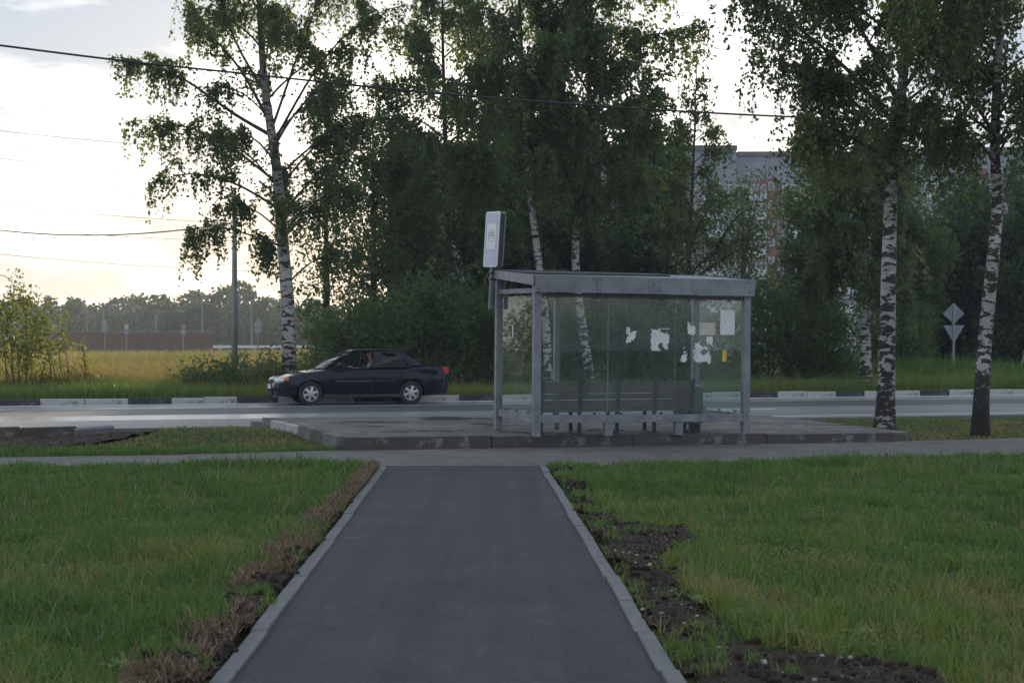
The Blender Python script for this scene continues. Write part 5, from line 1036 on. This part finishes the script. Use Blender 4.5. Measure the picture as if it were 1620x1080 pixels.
# people in the front seats
M['skin'] = mat('skin', (.42, .22, .16), .6); M['skin'].node_tree.nodes['Principled BSDF'].inputs['Subsurface Weight'].default_value = .05
M['hair'] = mat('dark_hair', (.022, .016, .013), .7); M['hair2'] = mat('brown_hair', (.07, .04, .025), .7)
def person(y, label, shirt, hair, arm_up):
    o_ = car.matrix_basis @ Vector((2.30, y, .60)); rt = empty('person', o_, TH, label, 'person')
    bm = bmesh.new(); sk = bm.verts.layers.skin.verify(); V_ = {}
    def v(n_, p, r_): a = bm.verts.new(p); a[sk].radius = (r_, r_) if not isinstance(r_, tuple) else r_; V_[n_] = a; return a
    v('pelvis', (.10, 0, .06), (.15, .17)); v('waist', (.16, 0, .20), (.13, .16)); v('chest', (.22, 0, .38), (.13, .19)); v('neck0', (.22, 0, .50), (.075, .09)); v('neck', (.20, 0, .555), .052); v('jaw', (.175, 0, .615), (.068, .062)); v('head', (.185, 0, .685), (.092, .078)); v('crown', (.19, 0, .755), (.062, .058))
    L_ = [('pelvis', 'waist'), ('waist', 'chest'), ('chest', 'neck0'), ('neck0', 'neck'), ('neck', 'jaw'), ('jaw', 'head'), ('head', 'crown')]
    for s_, nm_ in ((-1, 'l'), (1, 'r')):
        v('sh' + nm_, (.22, s_ * .19, .44), .07); v('el' + nm_, (.02, s_ * .24, .26), .046); hx, hz = (-.34, .36) if arm_up else (-.18, .08)
        v('wr' + nm_, (hx + .06, s_ * .15, hz - .03), .032); v('hd' + nm_, (hx, s_ * .13, hz), (.03, .042)); v('hp' + nm_, (-.02, s_ * .10, .04), .088); v('kn' + nm_, (-.36, s_ * .13, .10), .062); v('an' + nm_, (-.62, s_ * .12, -.16), .042); v('ft' + nm_, (-.74, s_ * .12, -.14), .038)
        L_ += [('chest', 'sh' + nm_), ('sh' + nm_, 'el' + nm_), ('el' + nm_, 'wr' + nm_), ('wr' + nm_, 'hd' + nm_), ('pelvis', 'hp' + nm_), ('hp' + nm_, 'kn' + nm_), ('kn' + nm_, 'an' + nm_), ('an' + nm_, 'ft' + nm_)]
        for j in range(4):
            f0 = v('f%d%s' % (j, nm_), (hx - .035, s_ * .13 + (j - 1.5) * .018, hz + .005), .009); f1 = v('g%d%s' % (j, nm_), (hx - .06, s_ * .13 + (j - 1.5) * .018, hz - .03), .008); L_ += [('hd' + nm_, 'f%d%s' % (j, nm_)), ('f%d%s' % (j, nm_), 'g%d%s' % (j, nm_))]
        v('t' + nm_, (hx - .01, s_ * .13 - s_ * .05, hz + .015), .009); L_.append(('hd' + nm_, 't' + nm_))
    for a, b_ in L_: bm.edges.new((V_[a], V_[b_]))
    V_['pelvis'][sk].use_root = True
    me = bpy.data.meshes.new('person_body'); bm.to_mesh(me); bm.free(); bo_ = link('body', me, None, rt)
    bo_.modifiers.new('skin', 'SKIN').use_smooth_shade = True; s2 = bo_.modifiers.new('sub', 'SUBSURF'); s2.levels = 2; s2.render_levels = 2
    bpy.context.view_layer.update(); dg = bpy.context.evaluated_depsgraph_get(); nm2 = bpy.data.meshes.new_from_object(bo_.evaluated_get(dg)); bo_.modifiers.clear(); bo_.data = nm2
    nm2.materials.clear(); nm2.materials.append(shirt); nm2.materials.append(M['skin']); nm2.materials.append(M['inside'])
    for p in nm2.polygons:
        c_ = p.center; p.material_index = 1 if (c_.z > .525 or (c_.x < -.0 and c_.z > .21 and arm_up)) else (2 if c_.z < .12 else 0)
    def ell(name, c_, r3, m, par): b = MB(); b.bm.free(); b.bm = bmesh.new(); bmesh.ops.create_uvsphere(b.bm, u_segments=16, v_segments=10, radius=1, matrix=Matrix.Translation(c_) @ Matrix.Diagonal((*r3, 1))); return b.build(name, m, par, smooth=True)
    ell('hair', (.212, 0, .735), (.098, .088, .075), hair, rt); ell('nose', (.095, 0, .66), (.022, .012, .02), M['skin'], rt)
    for s_ in (-1, 1): ell('eye', (.108, s_ * .032, .69), (.010, .013, .010), M['plate'], rt); ell('ear', (.19, s_ * .08, .67), (.022, .012, .03), M['skin'], rt)
    ell('mouth', (.106, 0, .622), (.008, .022, .006), M['lamp_red'], rt)
person(-.36, 'driver with dark hair at the open front window of the car', mat('grey_shirt', (.20, .22, .25), .9), M['hair'], True)
person(.36, 'passenger with brown hair beside the driver in the car', mat('brown_jacket', (.12, .08, .06), .9), M['hair2'], False)
# ------------------------------------------------------------------ air with a little haze
hz = MB(); hz.box((0, 1040, 17.0), (3100, 2420, 37)); ho = hz.build('haze', None); ho['kind'] = 'stuff'; ho['label'] = 'thin evening haze over the field and road'
hm = bpy.data.materials.new('haze'); hm.use_nodes = True; hm.node_tree.nodes.clear(); ou = hm.node_tree.nodes.new('ShaderNodeOutputMaterial'); pv = hm.node_tree.nodes.new('ShaderNodeVolumePrincipled')
pv.inputs['Color'].default_value = (.80, .88, .98, 1); pv.inputs['Density'].default_value = .00055; pv.inputs['Anisotropy'].default_value = .1; hm.node_tree.links.new(pv.outputs[0], ou.inputs['Volume']); ho.data.materials.append(hm)
